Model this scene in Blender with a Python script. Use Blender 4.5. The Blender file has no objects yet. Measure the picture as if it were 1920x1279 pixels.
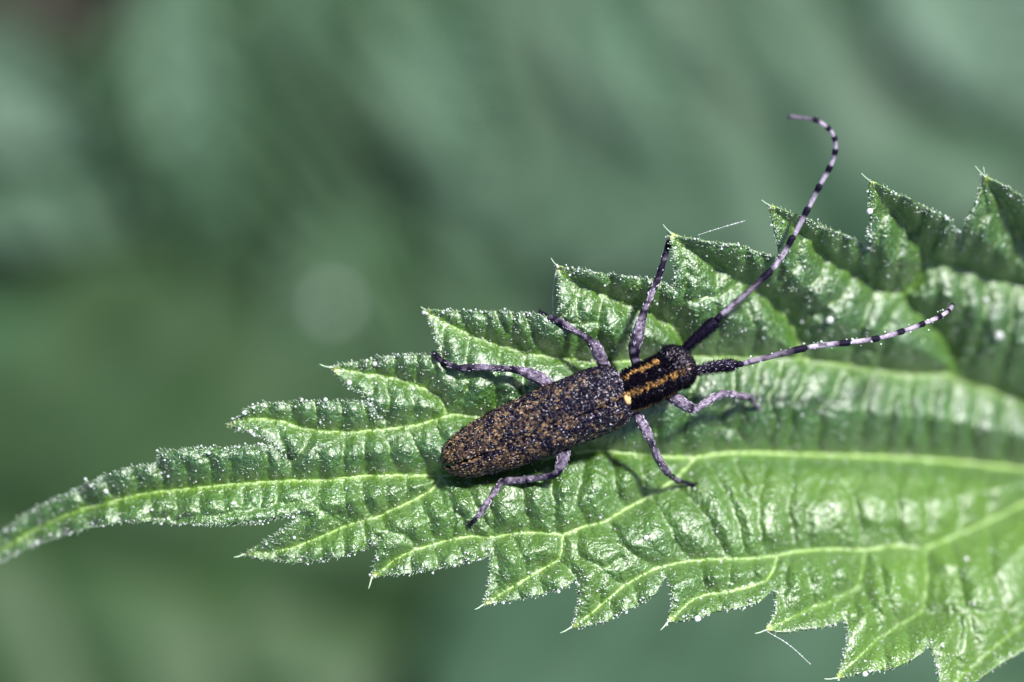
import bpy, math, random, time
import numpy as np
from mathutils import Vector, Matrix
from mathutils.geometry import delaunay_2d_cdt
T0 = time.time()
random.seed(7)
rng = np.random.default_rng(11)
SC = bpy.context.scene
COL = SC.collection
# One scene unit is about 3.5 mm of the real place (the beetle is about 4.6 units long).

# ------------------------------------------------------------------ camera, light, exposure
D = 53.333                                   # camera height over the focus plane's origin
cam = bpy.data.cameras.new('camera')
cam.sensor_width = 36.0
cam.lens = 100.0
cam.clip_start = 0.5
cam.clip_end = 2000
cam.dof.use_dof = True
cam.dof.focus_distance = D - 0.05
cam.dof.aperture_fstop = 0.033
camo = bpy.data.objects.new('camera', cam)
camo.location = (0, 0, D)
COL.objects.link(camo)
SC.camera = camo

SUN = Vector((0.47, 0.58, 0.92)).normalized()
world = bpy.data.worlds.new('World')
SC.world = world
world.use_nodes = True
wn = world.node_tree
for n in list(wn.nodes):
    wn.nodes.remove(n)
sky = wn.nodes.new('ShaderNodeTexSky')
sky.sky_type = 'NISHITA'
sky.sun_disc = False
sky.sun_elevation = math.asin(SUN.z)
sky.sun_rotation = math.atan2(SUN.x, SUN.y)
bg = wn.nodes.new('ShaderNodeBackground')
bg.inputs['Strength'].default_value = 0.068
wo = wn.nodes.new('ShaderNodeOutputWorld')
wn.links.new(sky.outputs[0], bg.inputs[0])
wn.links.new(bg.outputs[0], wo.inputs[0])
sl = bpy.data.lights.new('sun', 'SUN')
sl.energy = 5.0
sl.angle = math.radians(6)
sl.color = (1.0, 0.965, 0.92)
so = bpy.data.objects.new('sun', sl)
so.rotation_euler = SUN.to_track_quat('Z', 'Y').to_euler()
so.location = SUN * 100
COL.objects.link(so)
SC.view_settings.view_transform = 'Standard'
SC.view_settings.look = 'None'
SC.view_settings.exposure = 1.12
SC.view_settings.gamma = 1
SC.view_settings.use_curve_mapping = False
SC.cycles.max_bounces = 6
SC.cycles.transmission_bounces = 4
SC.cycles.sample_clamp_indirect = 3.0
SC.cycles.use_denoising = True


# ------------------------------------------------------------------ helpers
def tag(o, label=None, cat=None, group=None, kind=None):
    if label: o['label'] = label
    if cat: o['category'] = cat
    if group: o['group'] = group
    if kind: o['kind'] = kind
    return o


def P(px, py, z):
    """photograph pixel on the picture plane + height -> world point(s)"""
    px = np.asarray(px, float); py = np.asarray(py, float); z = np.asarray(z, float)
    k = (D - z) / D
    return np.stack([(px - 960) / 100 * k, -(py - 639.5) / 100 * k, z + 0 * px], -1)


def mesh_obj(name, V, F, mat, parent=None, smooth=True, attrs=None):
    """V (n,3) array; F list of index arrays, each (m,3) or (m,4)"""
    V = np.asarray(V, np.float32)
    if isinstance(F, np.ndarray): F = [F]
    F = [np.asarray(f, np.int32) for f in F if len(f)]
    me = bpy.data.meshes.new(name)
    me.vertices.add(len(V)); me.vertices.foreach_set('co', V.ravel())
    loops = np.concatenate([f.ravel() for f in F])
    sizes = np.concatenate([np.full(len(f), f.shape[1], np.int32) for f in F])
    starts = np.concatenate([[0], np.cumsum(sizes)[:-1]]).astype(np.int32)
    me.loops.add(len(loops)); me.loops.foreach_set('vertex_index', loops)
    me.polygons.add(len(sizes)); me.polygons.foreach_set('loop_start', starts)
    me.polygons.foreach_set('loop_total', sizes)
    if smooth: me.polygons.foreach_set('use_smooth', np.ones(len(sizes), bool))
    me.update(calc_edges=True); me.validate()
    for k, a in (attrs or {}).items():
        a = np.asarray(a, np.float32)
        if a.ndim == 1:
            at = me.attributes.new(k, 'FLOAT', 'POINT'); at.data.foreach_set('value', a)
        else:
            at = me.attributes.new(k, 'FLOAT_COLOR', 'POINT'); at.data.foreach_set('color', a.ravel())
    if mat: me.materials.append(mat)
    o = bpy.data.objects.new(name, me)
    COL.objects.link(o)
    if parent: o.parent = parent
    return o


def empty(name, loc=(0, 0, 0)):
    o = bpy.data.objects.new(name, None)
    o.empty_display_size = 0.3
    COL.objects.link(o)
    return o


def resample(pts, step):
    pts = np.asarray(pts, float)
    d = np.r_[0, np.cumsum(np.linalg.norm(np.diff(pts[:, :2], axis=0), axis=1))]
    n = max(2, int(d[-1] / step) + 1)
    t = np.linspace(0, d[-1], n)
    return np.stack([np.interp(t, d, pts[:, k]) for k in range(pts.shape[1])], -1)


def smooth_line(pts, step, it=2):
    """Catmull-like smoothing of a control polyline, then resampled"""
    p = np.asarray(pts, float)
    for _ in range(it):
        q = [p[0]]
        for a, b in zip(p[:-1], p[1:]):
            q += [a * .75 + b * .25, a * .25 + b * .75]
        q.append(p[-1]); p = np.array(q)
    return resample(p, step)


def tube(C, R, k=8, cap=True):
    C = np.asarray(C, float); R = np.asarray(R, float) * np.ones(len(C))
    T = np.gradient(C, axis=0); T /= np.linalg.norm(T, axis=1)[:, None] + 1e-12
    ref = np.array([0, 0, 1.0]) if abs(T[0, 2]) < .9 else np.array([1.0, 0, 0])
    N = []
    n = np.cross(np.cross(T[0], ref), T[0]); n /= np.linalg.norm(n)
    for t in T:
        n = n - t * np.dot(n, t); n /= np.linalg.norm(n) + 1e-12; N.append(n)
    N = np.array(N); B = np.cross(T, N)
    a = np.arange(k) * 2 * math.pi / k
    V = C[:, None] + R[:, None, None] * (np.cos(a)[None, :, None] * N[:, None] + np.sin(a)[None, :, None] * B[:, None])
    V = V.reshape(-1, 3)
    m = len(C)
    i, j = np.meshgrid(np.arange(m - 1), np.arange(k), indexing='ij')
    j2 = (j + 1) % k
    F = np.stack([i * k + j, i * k + j2, (i + 1) * k + j2, (i + 1) * k + j], -1).reshape(-1, 4)
    Fs = [F]
    if cap:
        V = np.vstack([V, C[0], C[-1]])
        b = np.arange(k); b2 = (b + 1) % k
        Fs.append(np.stack([b2, b, np.full(k, m * k)], -1))
        Fs.append(np.stack([(m - 1) * k + b, (m - 1) * k + b2, np.full(k, m * k + 1)], -1))
    return V, Fs


class Bag:
    """collects geometry of ONE object"""
    def __init__(s): s.V = []; s.F = {3: [], 4: []}; s.n = 0; s.A = []
    def add(s, V, Fs, a=None):
        if isinstance(Fs, np.ndarray): Fs = [Fs]
        for f in Fs:
            if len(f): s.F[f.shape[1]].append(np.asarray(f) + s.n)
        s.V.append(V); s.n += len(V)
        if a is not None: s.A.append(np.broadcast_to(a, (len(V), 4)))
    def build(s, name, mat, parent=None, smooth=True):
        F = [np.concatenate(f) for f in s.F.values() if f]
        at = {'col': np.concatenate(s.A)} if s.A else None
        return mesh_obj(name, np.concatenate(s.V), F, mat, parent, smooth, at)


def ico(sub):
    import bmesh
    bm = bmesh.new(); bmesh.ops.create_icosphere(bm, subdivisions=sub, radius=1)
    V = np.array([v.co[:] for v in bm.verts]); F = np.array([[v.index for v in f.verts] for f in bm.faces])
    bm.free(); return V, F
ICO = {1: ico(1), 2: ico(2), 3: ico(3)}


def balls(C, R, sub=1, squash=1.0):
    V0, F0 = ICO[sub]
    C = np.asarray(C); R = np.asarray(R)
    V0 = V0 * np.array([1, 1, squash])
    V = (C[:, None] + R[:, None, None] * V0[None]).reshape(-1, 3)
    F = (F0[None] + (np.arange(len(C)) * len(V0))[:, None, None]).reshape(-1, 3)
    return V, F


def hairs(R0, Dv, L, rad, bend=None):
    """thin curved three-sided hairs; R0 roots, Dv unit directions"""
    n = len(R0)
    Dv = Dv / (np.linalg.norm(Dv, axis=1)[:, None] + 1e-9)
    ref = rng.normal(size=(n, 3))
    A = np.cross(Dv, ref); A /= np.linalg.norm(A, axis=1)[:, None] + 1e-9
    B = np.cross(Dv, A)
    if bend is None: bend = A * 0.2
    L = np.asarray(L)[:, None] * np.ones((n, 1)); rad = np.asarray(rad)[..., None] * np.ones((n, 1))
    mid = R0 + Dv * L * .55; tip = R0 + Dv * L + bend * L
    out = []
    for c, r in ((R0, 1.0), (mid, .75)):
        for k in range(3):
            a = k * 2.0944
            out.append(c + rad * r * (math.cos(a) * A + math.sin(a) * B))
    out.append(tip)
    V = np.stack(out, 1).reshape(-1, 3)
    q = np.array([[0, 1, 4, 3], [1, 2, 5, 4], [2, 0, 3, 5]])
    t = np.array([[3, 4, 6], [4, 5, 6], [5, 3, 6]])
    o = (np.arange(n) * 7)[:, None, None]
    return V, [(q[None] + o).reshape(-1, 4), (t[None] + o).reshape(-1, 3)]


_perm = rng.random((256, 256))
def vnoise(x, y):
    xi = np.floor(x).astype(int); yi = np.floor(y).astype(int)
    fx = x - xi; fy = y - yi
    fx = fx * fx * (3 - 2 * fx); fy = fy * fy * (3 - 2 * fy)
    g = lambda a, b: _perm[a % 256, b % 256]
    return (g(xi, yi) * (1 - fx) + g(xi + 1, yi) * fx) * (1 - fy) + (g(xi, yi + 1) * (1 - fx) + g(xi + 1, yi + 1) * fx) * fy


def voro(x, y):
    """distance F2-F1 of a jittered cell pattern"""
    xi = np.floor(x).astype(int); yi = np.floor(y).astype(int)
    d1 = np.full(x.shape, 9.0); d2 = np.full(x.shape, 9.0)
    for dx in (-1, 0, 1):
        for dy in (-1, 0, 1):
            a = xi + dx; b = yi + dy
            cx = a + .12 + .76 * _perm[a % 256, b % 256]; cy = b + .12 + .76 * _perm[(b + 57) % 256, (a + 91) % 256]
            d = np.hypot(x - cx, y - cy)
            m = d < d1
            d2 = np.where(m, d1, np.minimum(d2, d)); d1 = np.where(m, d, d1)
    return d2 - d1


# ------------------------------------------------------------------ materials
def nodes(name):
    m = bpy.data.materials.new(name); m.use_nodes = True
    nt = m.node_tree
    return m, nt, nt.nodes['Principled BSDF']


def N(nt, typ, **kw):
    n = nt.nodes.new('ShaderNode' + typ)
    for k, v in kw.items():
        if k in n.inputs.keys(): n.inputs[k].default_value = v
        else: setattr(n, k, v)
    return n


def mixc(nt, f, a, b, mode='MIX'):
    n = nt.nodes.new('ShaderNodeMix'); n.data_type = 'RGBA'; n.blend_type = mode
    for s, v in ((n.inputs[0], f), (n.inputs[6], a), (n.inputs[7], b)):
        if hasattr(v, 'links'): nt.links.new(v, s)
        else: s.default_value = v if not isinstance(v, tuple) else (*v, 1)[:4]
    return n.outputs[2]


def math_n(nt, op, a, b=0.0):
    n = nt.nodes.new('ShaderNodeMath'); n.operation = op
    for s, v in zip(n.inputs, (a, b)):
        if hasattr(v, 'links'): nt.links.new(v, s)
        else: s.default_value = v
    return n.outputs[0]


def ramp(nt, v, stops):
    n = nt.nodes.new('ShaderNodeValToRGB')
    e = n.color_ramp.elements
    while len(e) < len(stops): e.new(0.5)
    for s, (p, c) in zip(e, stops):
        s.position = p; s.color = (c, c, c, 1) if isinstance(c, (int, float)) else (*c, 1)
    nt.links.new(v, n.inputs[0])
    return n.outputs[0]


def leaf_material(name, dark, mid, veinc, scale=1.0, far=False, bloom=.30):
    if far: dark, mid, veinc = [tuple(x * .76 for x in c) for c in (dark, mid, veinc)]
    m, nt, b = nodes(name)
    L = nt.links.new
    tc = N(nt, 'TexCoord').outputs['Object']
    vein = N(nt, 'Attribute', attribute_name='vein').outputs['Fac']
    tipa = N(nt, 'Attribute', attribute_name='tip').outputs['Fac']
    n1 = N(nt, 'TexNoise', Scale=0.8 * scale, Detail=3.0); L(tc, n1.inputs[0])
    n2 = N(nt, 'TexNoise', Scale=9.0 * scale, Detail=4.0, Roughness=.7); L(tc, n2.inputs[0])
    c = mixc(nt, ramp(nt, n1.outputs[0], [(.3, 0.0), (.7, 1.0)]), dark, mid)
    c = mixc(nt, ramp(nt, n2.outputs[0], [(.48, 0.0), (.66, bloom)]), c, (0.09, 0.18, 0.12) if far else (0.16, 0.33, 0.18))
    v1 = N(nt, 'TexVoronoi', Scale=8.5 * scale, feature='DISTANCE_TO_EDGE'); L(tc, v1.inputs[0])
    net = ramp(nt, v1.outputs[0], [(0.0, 1.0), (.10, 0.0)])
    c = mixc(nt, math_n(nt, 'MULTIPLY', net, .30), c, veinc)
    c = mixc(nt, vein, c, veinc)  # veins, plus the lower half lightened by painted light
    c = mixc(nt, tipa, c, (0.42, 0.46, 0.05))
    L(c, b.inputs['Base Color'])
    b.inputs['Roughness'].default_value = 0.42
    b.inputs['Specular IOR Level'].default_value = 0.3 if far else 1.0
    r = math_n(nt, 'ADD', math_n(nt, 'MULTIPLY', n2.outputs[0], .40), .40 if far else .17)
    L(r, b.inputs['Roughness'])
    b.inputs['Sheen Weight'].default_value = 0.04
    b.inputs['Sheen Roughness'].default_value = 0.4
    if not far:
        b.inputs['Coat Weight'].default_value = 0.80; b.inputs['Coat Roughness'].default_value = 0.43; b.inputs['Coat IOR'].default_value = 1.6
        b.inputs['Coat Tint'].default_value = (.93, 1, .95, 1)
    if not far:
        v2 = N(nt, 'TexVoronoi', Scale=23.0, feature='F1'); L(tc, v2.inputs[0])
        h = math_n(nt, 'ADD', math_n(nt, 'MULTIPLY', ramp(nt, v1.outputs[0], [(0.0, 0.0), (.22, 1.0)]), 1.0),
                   math_n(nt, 'MULTIPLY', v2.outputs[0], -.8))
        n3 = N(nt, 'TexNoise', Scale=42.0, Detail=4.0); L(tc, n3.inputs[0])
        h = math_n(nt, 'ADD', h, math_n(nt, 'MULTIPLY', n3.outputs[0], .9))
        bp = N(nt, 'Bump', Strength=0.50, Distance=0.030); L(h, bp.inputs['Height'])
        L(bp.outputs[0], b.inputs['Normal'])
    # thin leaf: a share of the light passes through
    tr = N(nt, 'BsdfTranslucent'); L(mixc(nt, .5, c, (0.25, 0.5, 0.05)), tr.inputs[0])
    mx = N(nt, 'MixShader'); mx.inputs[0].default_value = 0.10
    out = nt.nodes['Material Output']
    L(b.outputs[0], mx.inputs[1]); L(tr.outputs[0], mx.inputs[2]); L(mx.outputs[0], out.inputs[0])
    return m


M = {}
M['leaf'] = leaf_material('nettle_leaf_green', (0.006, 0.033, 0.004), (0.014, 0.068, 0.005), (0.115, 0.225, 0.005))
M['vein'], nt, b = nodes('pale_vein')
tc = N(nt, 'TexCoord').outputs['Object']
n1 = N(nt, 'TexNoise', Scale=14.0, Detail=3.0); nt.links.new(tc, n1.inputs[0])
nt.links.new(mixc(nt, n1.outputs[0], (0.13, 0.24, 0.03), (0.42, 0.54, 0.26)), b.inputs['Base Color'])
b.inputs['Roughness'].default_value = 0.35
bp = N(nt, 'Bump', Strength=.5, Distance=0.03); nt.links.new(n1.outputs[0], bp.inputs['Height']); nt.links.new(bp.outputs[0], b.inputs['Normal'])

M['vein_green'], nt, b = nodes('green_vein')
b.inputs['Base Color'].default_value = (0.05, 0.12, 0.010, 1); b.inputs['Roughness'].default_value = .45
M['dew'], nt, b = nodes('dew_water')
b.inputs['Base Color'].default_value = (0.93, 0.97, 1, 1); b.inputs['Roughness'].default_value = 0.06
b.inputs['IOR'].default_value = 1.33; b.inputs['Transmission Weight'].default_value = 0.6
b.inputs['Specular IOR Level'].default_value = 0.9
M['drop'], nt, b = nodes('clear_water_drop')
b.inputs['Base Color'].default_value = (0.97, 0.99, 1, 1); b.inputs['Roughness'].default_value = 0.10
b.inputs['IOR'].default_value = 1.33; b.inputs['Transmission Weight'].default_value = 0.6
b.inputs['Specular IOR Level'].default_value = 1.0
M['hair_white'], nt, b = nodes('pale_leaf_hair')
b.inputs['Base Color'].default_value = (0.32, 0.42, 0.30, 1); b.inputs['Roughness'].default_value = 0.3
b.inputs['Transmission Weight'].default_value = 0.15


def colattr_mat(name, rough=.4, bump=.6, scale=22.0, spec=.6, sheen=.0, punct=False, dark=.75):
    m, nt, b = nodes(name); L = nt.links.new
    tc = N(nt, 'TexCoord').outputs['Object']
    c = N(nt, 'Attribute', attribute_name='col').outputs['Color']
    n = N(nt, 'TexNoise', Scale=scale, Detail=4.0, Roughness=.7); L(tc, n.inputs[0])
    c = mixc(nt, ramp(nt, n.outputs[0], [(.44, 0.0), (.58, dark)]), c, (0.007, 0.005, 0.014)) if not punct else c
    L(c, b.inputs['Base Color'])
    h = n.outputs[0]
    if punct:
        v = N(nt, 'TexVoronoi', Scale=13.0, feature='SMOOTH_F1'); L(tc, v.inputs[0])
        h = math_n(nt, 'ADD', math_n(nt, 'MULTIPLY', h, .7), math_n(nt, 'MULTIPLY', ramp(nt, v.outputs[0], [(.0, 0.0), (.5, 1.0)]), 1.1))
    bp = N(nt, 'Bump', Strength=bump, Distance=0.05); L(h, bp.inputs['Height']); L(bp.outputs[0], b.inputs['Normal'])
    b.inputs['Roughness'].default_value = rough; b.inputs['Specular IOR Level'].default_value = spec
    b.inputs['Specular Tint'].default_value = (.86, .80, 1, 1)
    b.inputs['Sheen Weight'].default_value = sheen; b.inputs['Sheen Tint'].default_value = (.75, .7, 1, 1)
    return m
M['beetle'] = colattr_mat('beetle_cuticle', .28, .8, 16.0, .09, .0)
M['elytra'] = colattr_mat('punctured_wing_case', .22, .8, 24.0, .22, .0, True)
M['antenna'] = colattr_mat('banded_antenna', .35, .5, 30.0, .10, .0, False, .3)


def flat_mat(name, c, rough=.5, spec=.5, noise=None):
    m, nt, b = nodes(name)
    if noise:
        tc = N(nt, 'TexCoord').outputs['Object']
        n = N(nt, 'TexNoise', Scale=noise[0], Detail=3.0); nt.links.new(tc, n.inputs[0])
        nt.links.new(mixc(nt, ramp(nt, n.outputs[0], [(.3, 0.0), (.7, 1.0)]), c, noise[1]), b.inputs['Base Color'])
    else: b.inputs['Base Color'].default_value = (*c, 1)
    b.inputs['Roughness'].default_value = rough; b.inputs['Specular IOR Level'].default_value = spec
    return m
M['ochre'] = flat_mat('ochre_hair', (0.17, 0.105, 0.060), .3, .5, (12.0, (0.50, 0.33, 0.18)))
M['ochre_bright'] = flat_mat('golden_hair', (0.40, 0.20, 0.05), .4, .4, (9.0, (0.68, 0.40, 0.13)))
M['black_hair'] = flat_mat('black_hair', (0.003, 0.002, 0.007), .3, .08)
M['glint_bead'] = flat_mat('black_glint_bead', (0.004, 0.003, 0.008), .16, .8)
M['grey_hair'] = flat_mat('grey_hair', (0.26, 0.22, 0.33), .3, .6, (12.0, (0.85, 0.76, 0.92)))
M['eye'] = flat_mat('eye_black', (0.003, 0.002, 0.010), .14, .9)
M['silk'] = flat_mat('silk', (0.7, 0.75, 0.72), .3, .6)
M['soil'] = flat_mat('dark_soil', (0.018, 0.020, 0.016), .9, .2, (.15, (0.035, 0.034, 0.028)))

# ------------------------------------------------------------------ the big nettle leaf: traced plan, in photo pixels
UP = [(-70,1072),(0,1000),(50,962),(100,935),(150,912),(200,890),(240,877),(297,869),(299,844),(330,844),(358,841),(436,838),(468,835),(508,832),
 (526,849),(540,858),(524,843),(499,823),(468,809),(440,803),(424,798),(443,785),(468,763),(499,755),(546,754),(593,751),(640,752),(671,752),(694,757),
 (718,787),(693,752),(680,738),(655,726),(633,704),(621,690),(655,680),(686,676),(718,669),(749,666),(780,664),(805,666),(827,668),(824,654),(816,632),(808,607),(796,580),
 (835,583),(870,584),(910,583),(966,585),(1010,588),(1050,602),(1049,590),(1049,562),(1048,527),(1044,499),(1069,504),(1102,508),(1142,514),(1183,519),(1216,522),(1240,528),(1263,540),
 (1264,530),(1264,495),(1259,462),(1256,436),(1278,445),(1305,450),(1332,454),(1359,457),(1386,458),(1413,470),(1440,478),(1460,484),(1460,473),(1454,441),(1449,414),(1442,385),
 (1468,395),(1495,404),(1522,414),(1562,433),(1590,443),(1611,454),(1626,472),(1630,441),(1634,408),(1630,368),(1630,339),(1657,351),(1684,365),(1711,376),(1738,390),(1766,403),(1785,416),(1797,435),(1801,458),
 (1806,430),(1814,408),(1828,387),(1839,354),(1844,329),(1866,341),(1887,351),(1914,368),(1950,392),(1990,420),(2020,452),(2040,490),(2060,440),(2080,400),(2090,350),
 (2140,385),(2200,420),(2240,470),(2260,520),(2290,470),(2330,420),(2370,460),(2420,500),(2460,560),(2480,590),(2510,550),(2540,530),(2590,580),(2640,650),(2680,720),(2740,790),(2780,820)]
LO = [(-70,1072),(0,1053),(33,1038),(67,1022),(100,1010),(133,1000),(167,990),(200,983),(233,979),(283,977),(333,982),(367,985),(433,984),(467,982),(500,977),(533,970),(562,963),(547,980),(520,1000),(493,1017),(467,1033),(457,1040),
 (490,1047),(532,1054),(575,1055),(617,1049),(659,1040),(687,1029),(708,1012),(707,1029),(701,1060),(697,1083),(729,1079),(771,1074),(814,1068),(856,1060),(898,1050),(921,1038),(920,1057),(915,1099),(906,1134),
 (957,1126),(1005,1117),(1038,1109),(1067,1099),(1083,1082),(1083,1094),(1084,1126),(1080,1158),(1070,1177),(1102,1174),(1134,1165),(1167,1150),(1199,1132),(1231,1112),(1248,1082),(1253,1092),(1259,1120),(1259,1142),(1252,1166),
 (1280,1163),(1312,1158),(1344,1145),(1393,1139),(1425,1128),(1449,1106),(1454,1120),(1454,1149),(1440,1172),(1435,1182),(1474,1185),(1509,1180),(1543,1176),(1567,1171),(1581,1158),(1588,1175),(1591,1197),(1584,1226),(1574,1256),(1567,1272),
 (1612,1262),(1663,1256),(1698,1244),(1732,1222),(1738,1208),(1747,1220),(1756,1245),(1763,1279),(1768,1312),(1810,1293),(1849,1262),(1886,1238),(1917,1221),(1950,1205),(1964,1225),(1975,1270),(1985,1310),(2060,1270),(2120,1225),(2160,1180),(2180,1220),(2200,1270),
 (2270,1220),(2330,1160),(2370,1110),(2400,1160),(2470,1090),(2520,1020),(2560,980),(2590,1000),(2650,930),(2710,880),(2780,850)]
OUT = np.array(UP + LO[:0:-1], float)
MID = [(-70,1072),(0,1033),(33,1013),(67,993),(100,977),(143,958),(200,943),(250,930),(287,923),(353,917),(433,908),(550,900),(602,902),(640,896),(687,892),(743,891),(800,892),(825,894),(860,888),(920,880),(971,870),(1033,857),(1075,851),(1117,844),(1174,849),(1216,853),(1258,857),(1300,858),(1350,850),(1400,848),(1450,850),(1550,853),(1700,858),(1800,866),(1920,880),(2100,890),(2400,875),(2780,835)]
SEC = [  # lateral veins, from the margin tooth inward
 [(457,1040),(504,1036),(555,1025),(589,1012),(617,1001),(645,987),(687,974),(715,968),(729,958),(757,947),(786,933),(817,913),(825,894)],
 [(697,1083),(715,1071),(743,1046),(783,1030),(814,1020),(842,1013),(884,1005),(915,1008),(935,1005),(977,999),(1019,999),(1056,1003),(1098,986),(1132,979),(1174,954),(1216,932),(1255,906),(1275,889),(1303,860)],
 [(906,1134),(941,1113),(989,1084),(1021,1065),(1050,1049),(1054,1029),(1056,1003)],
 [(1070,1177),(1099,1158),(1134,1129),(1167,1100),(1199,1081),(1231,1066),(1247,1061),(1289,1052),(1328,1049),(1400,1048),(1457,1042),(1492,1034),(1560,1029),(1622,1032),(1680,1022),(1732,1029),(1766,1015),(1818,994),(1869,970),(1920,943),(2030,915),(2120,890)],
 [(1252,1166),(1264,1157),(1296,1126),(1322,1115),(1360,1111),(1409,1100),(1438,1088),(1452,1065),(1457,1042)],
 [(1435,1182),(1474,1163),(1526,1139),(1567,1125),(1608,1101),(1619,1063),(1623,1032)],
 [(1567,1272),(1612,1231),(1646,1200),(1684,1173),(1732,1145),(1739,1080),(1735,1029)],
 [(1768,1312),(1800,1272),(1835,1242),(1869,1211),(1904,1183),(1935,1160),(1960,1110),(1990,1040),(2060,960),(2200,888)],
 [(2200,1270),(2260,1150),(2330,1020),(2450,872)],
 [(424,798),(440,791),(474,785),(508,787),(536,791),(561,801),(586,807),(624,810),(671,810),(718,805),(780,798),(812,788),(837,779),(860,777),(900,782),(960,800),(1010,862)],
 [(621,690),(640,694),(671,698),(718,705),(755,713),(796,729),(824,744),(830,756),(838,778)],
 [(796,580),(802,588),(835,605),(880,628),(940,648),(985,661),(1030,669),(1079,673),(1117,680),(1200,676),(1300,668),(1400,672),(1475,671),(1509,673),(1556,680),(1619,690),(1681,701),(1728,703),(1775,701),(1806,715),(1869,736),(1920,752),(2000,800),(2100,890)],
 [(1044,499),(1061,519),(1088,533),(1129,552),(1170,568),(1202,577),(1240,598),(1264,617),(1278,636),(1290,666)],
 [(1256,436),(1278,457),(1305,476),(1346,500),(1386,527),(1416,544),(1441,560),(1468,587),(1487,611),(1497,640),(1502,671)],
 [(1442,385),(1468,406),(1495,430),(1522,454),(1552,484),(1576,500),(1611,517),(1638,538),(1665,549),(1695,549),(1711,578),(1744,605),(1769,630),(1788,668),(1794,706)],
 [(1630,339),(1644,357),(1671,389),(1698,419),(1725,460),(1738,490),(1722,525),(1697,549)],
 [(1738,492),(1765,496),(1800,500),(1840,515),(1880,527),(1930,535),(2010,560),(2090,620),(2160,720),(2250,885)],
 [(1844,329),(1866,360),(1887,392),(1912,440),(1945,500),(1990,553)],
 [(2090,350),(2130,430),(2200,560),(2300,700),(2430,872)], [(2330,420),(2400,560),(2500,700),(2600,853)]]
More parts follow.
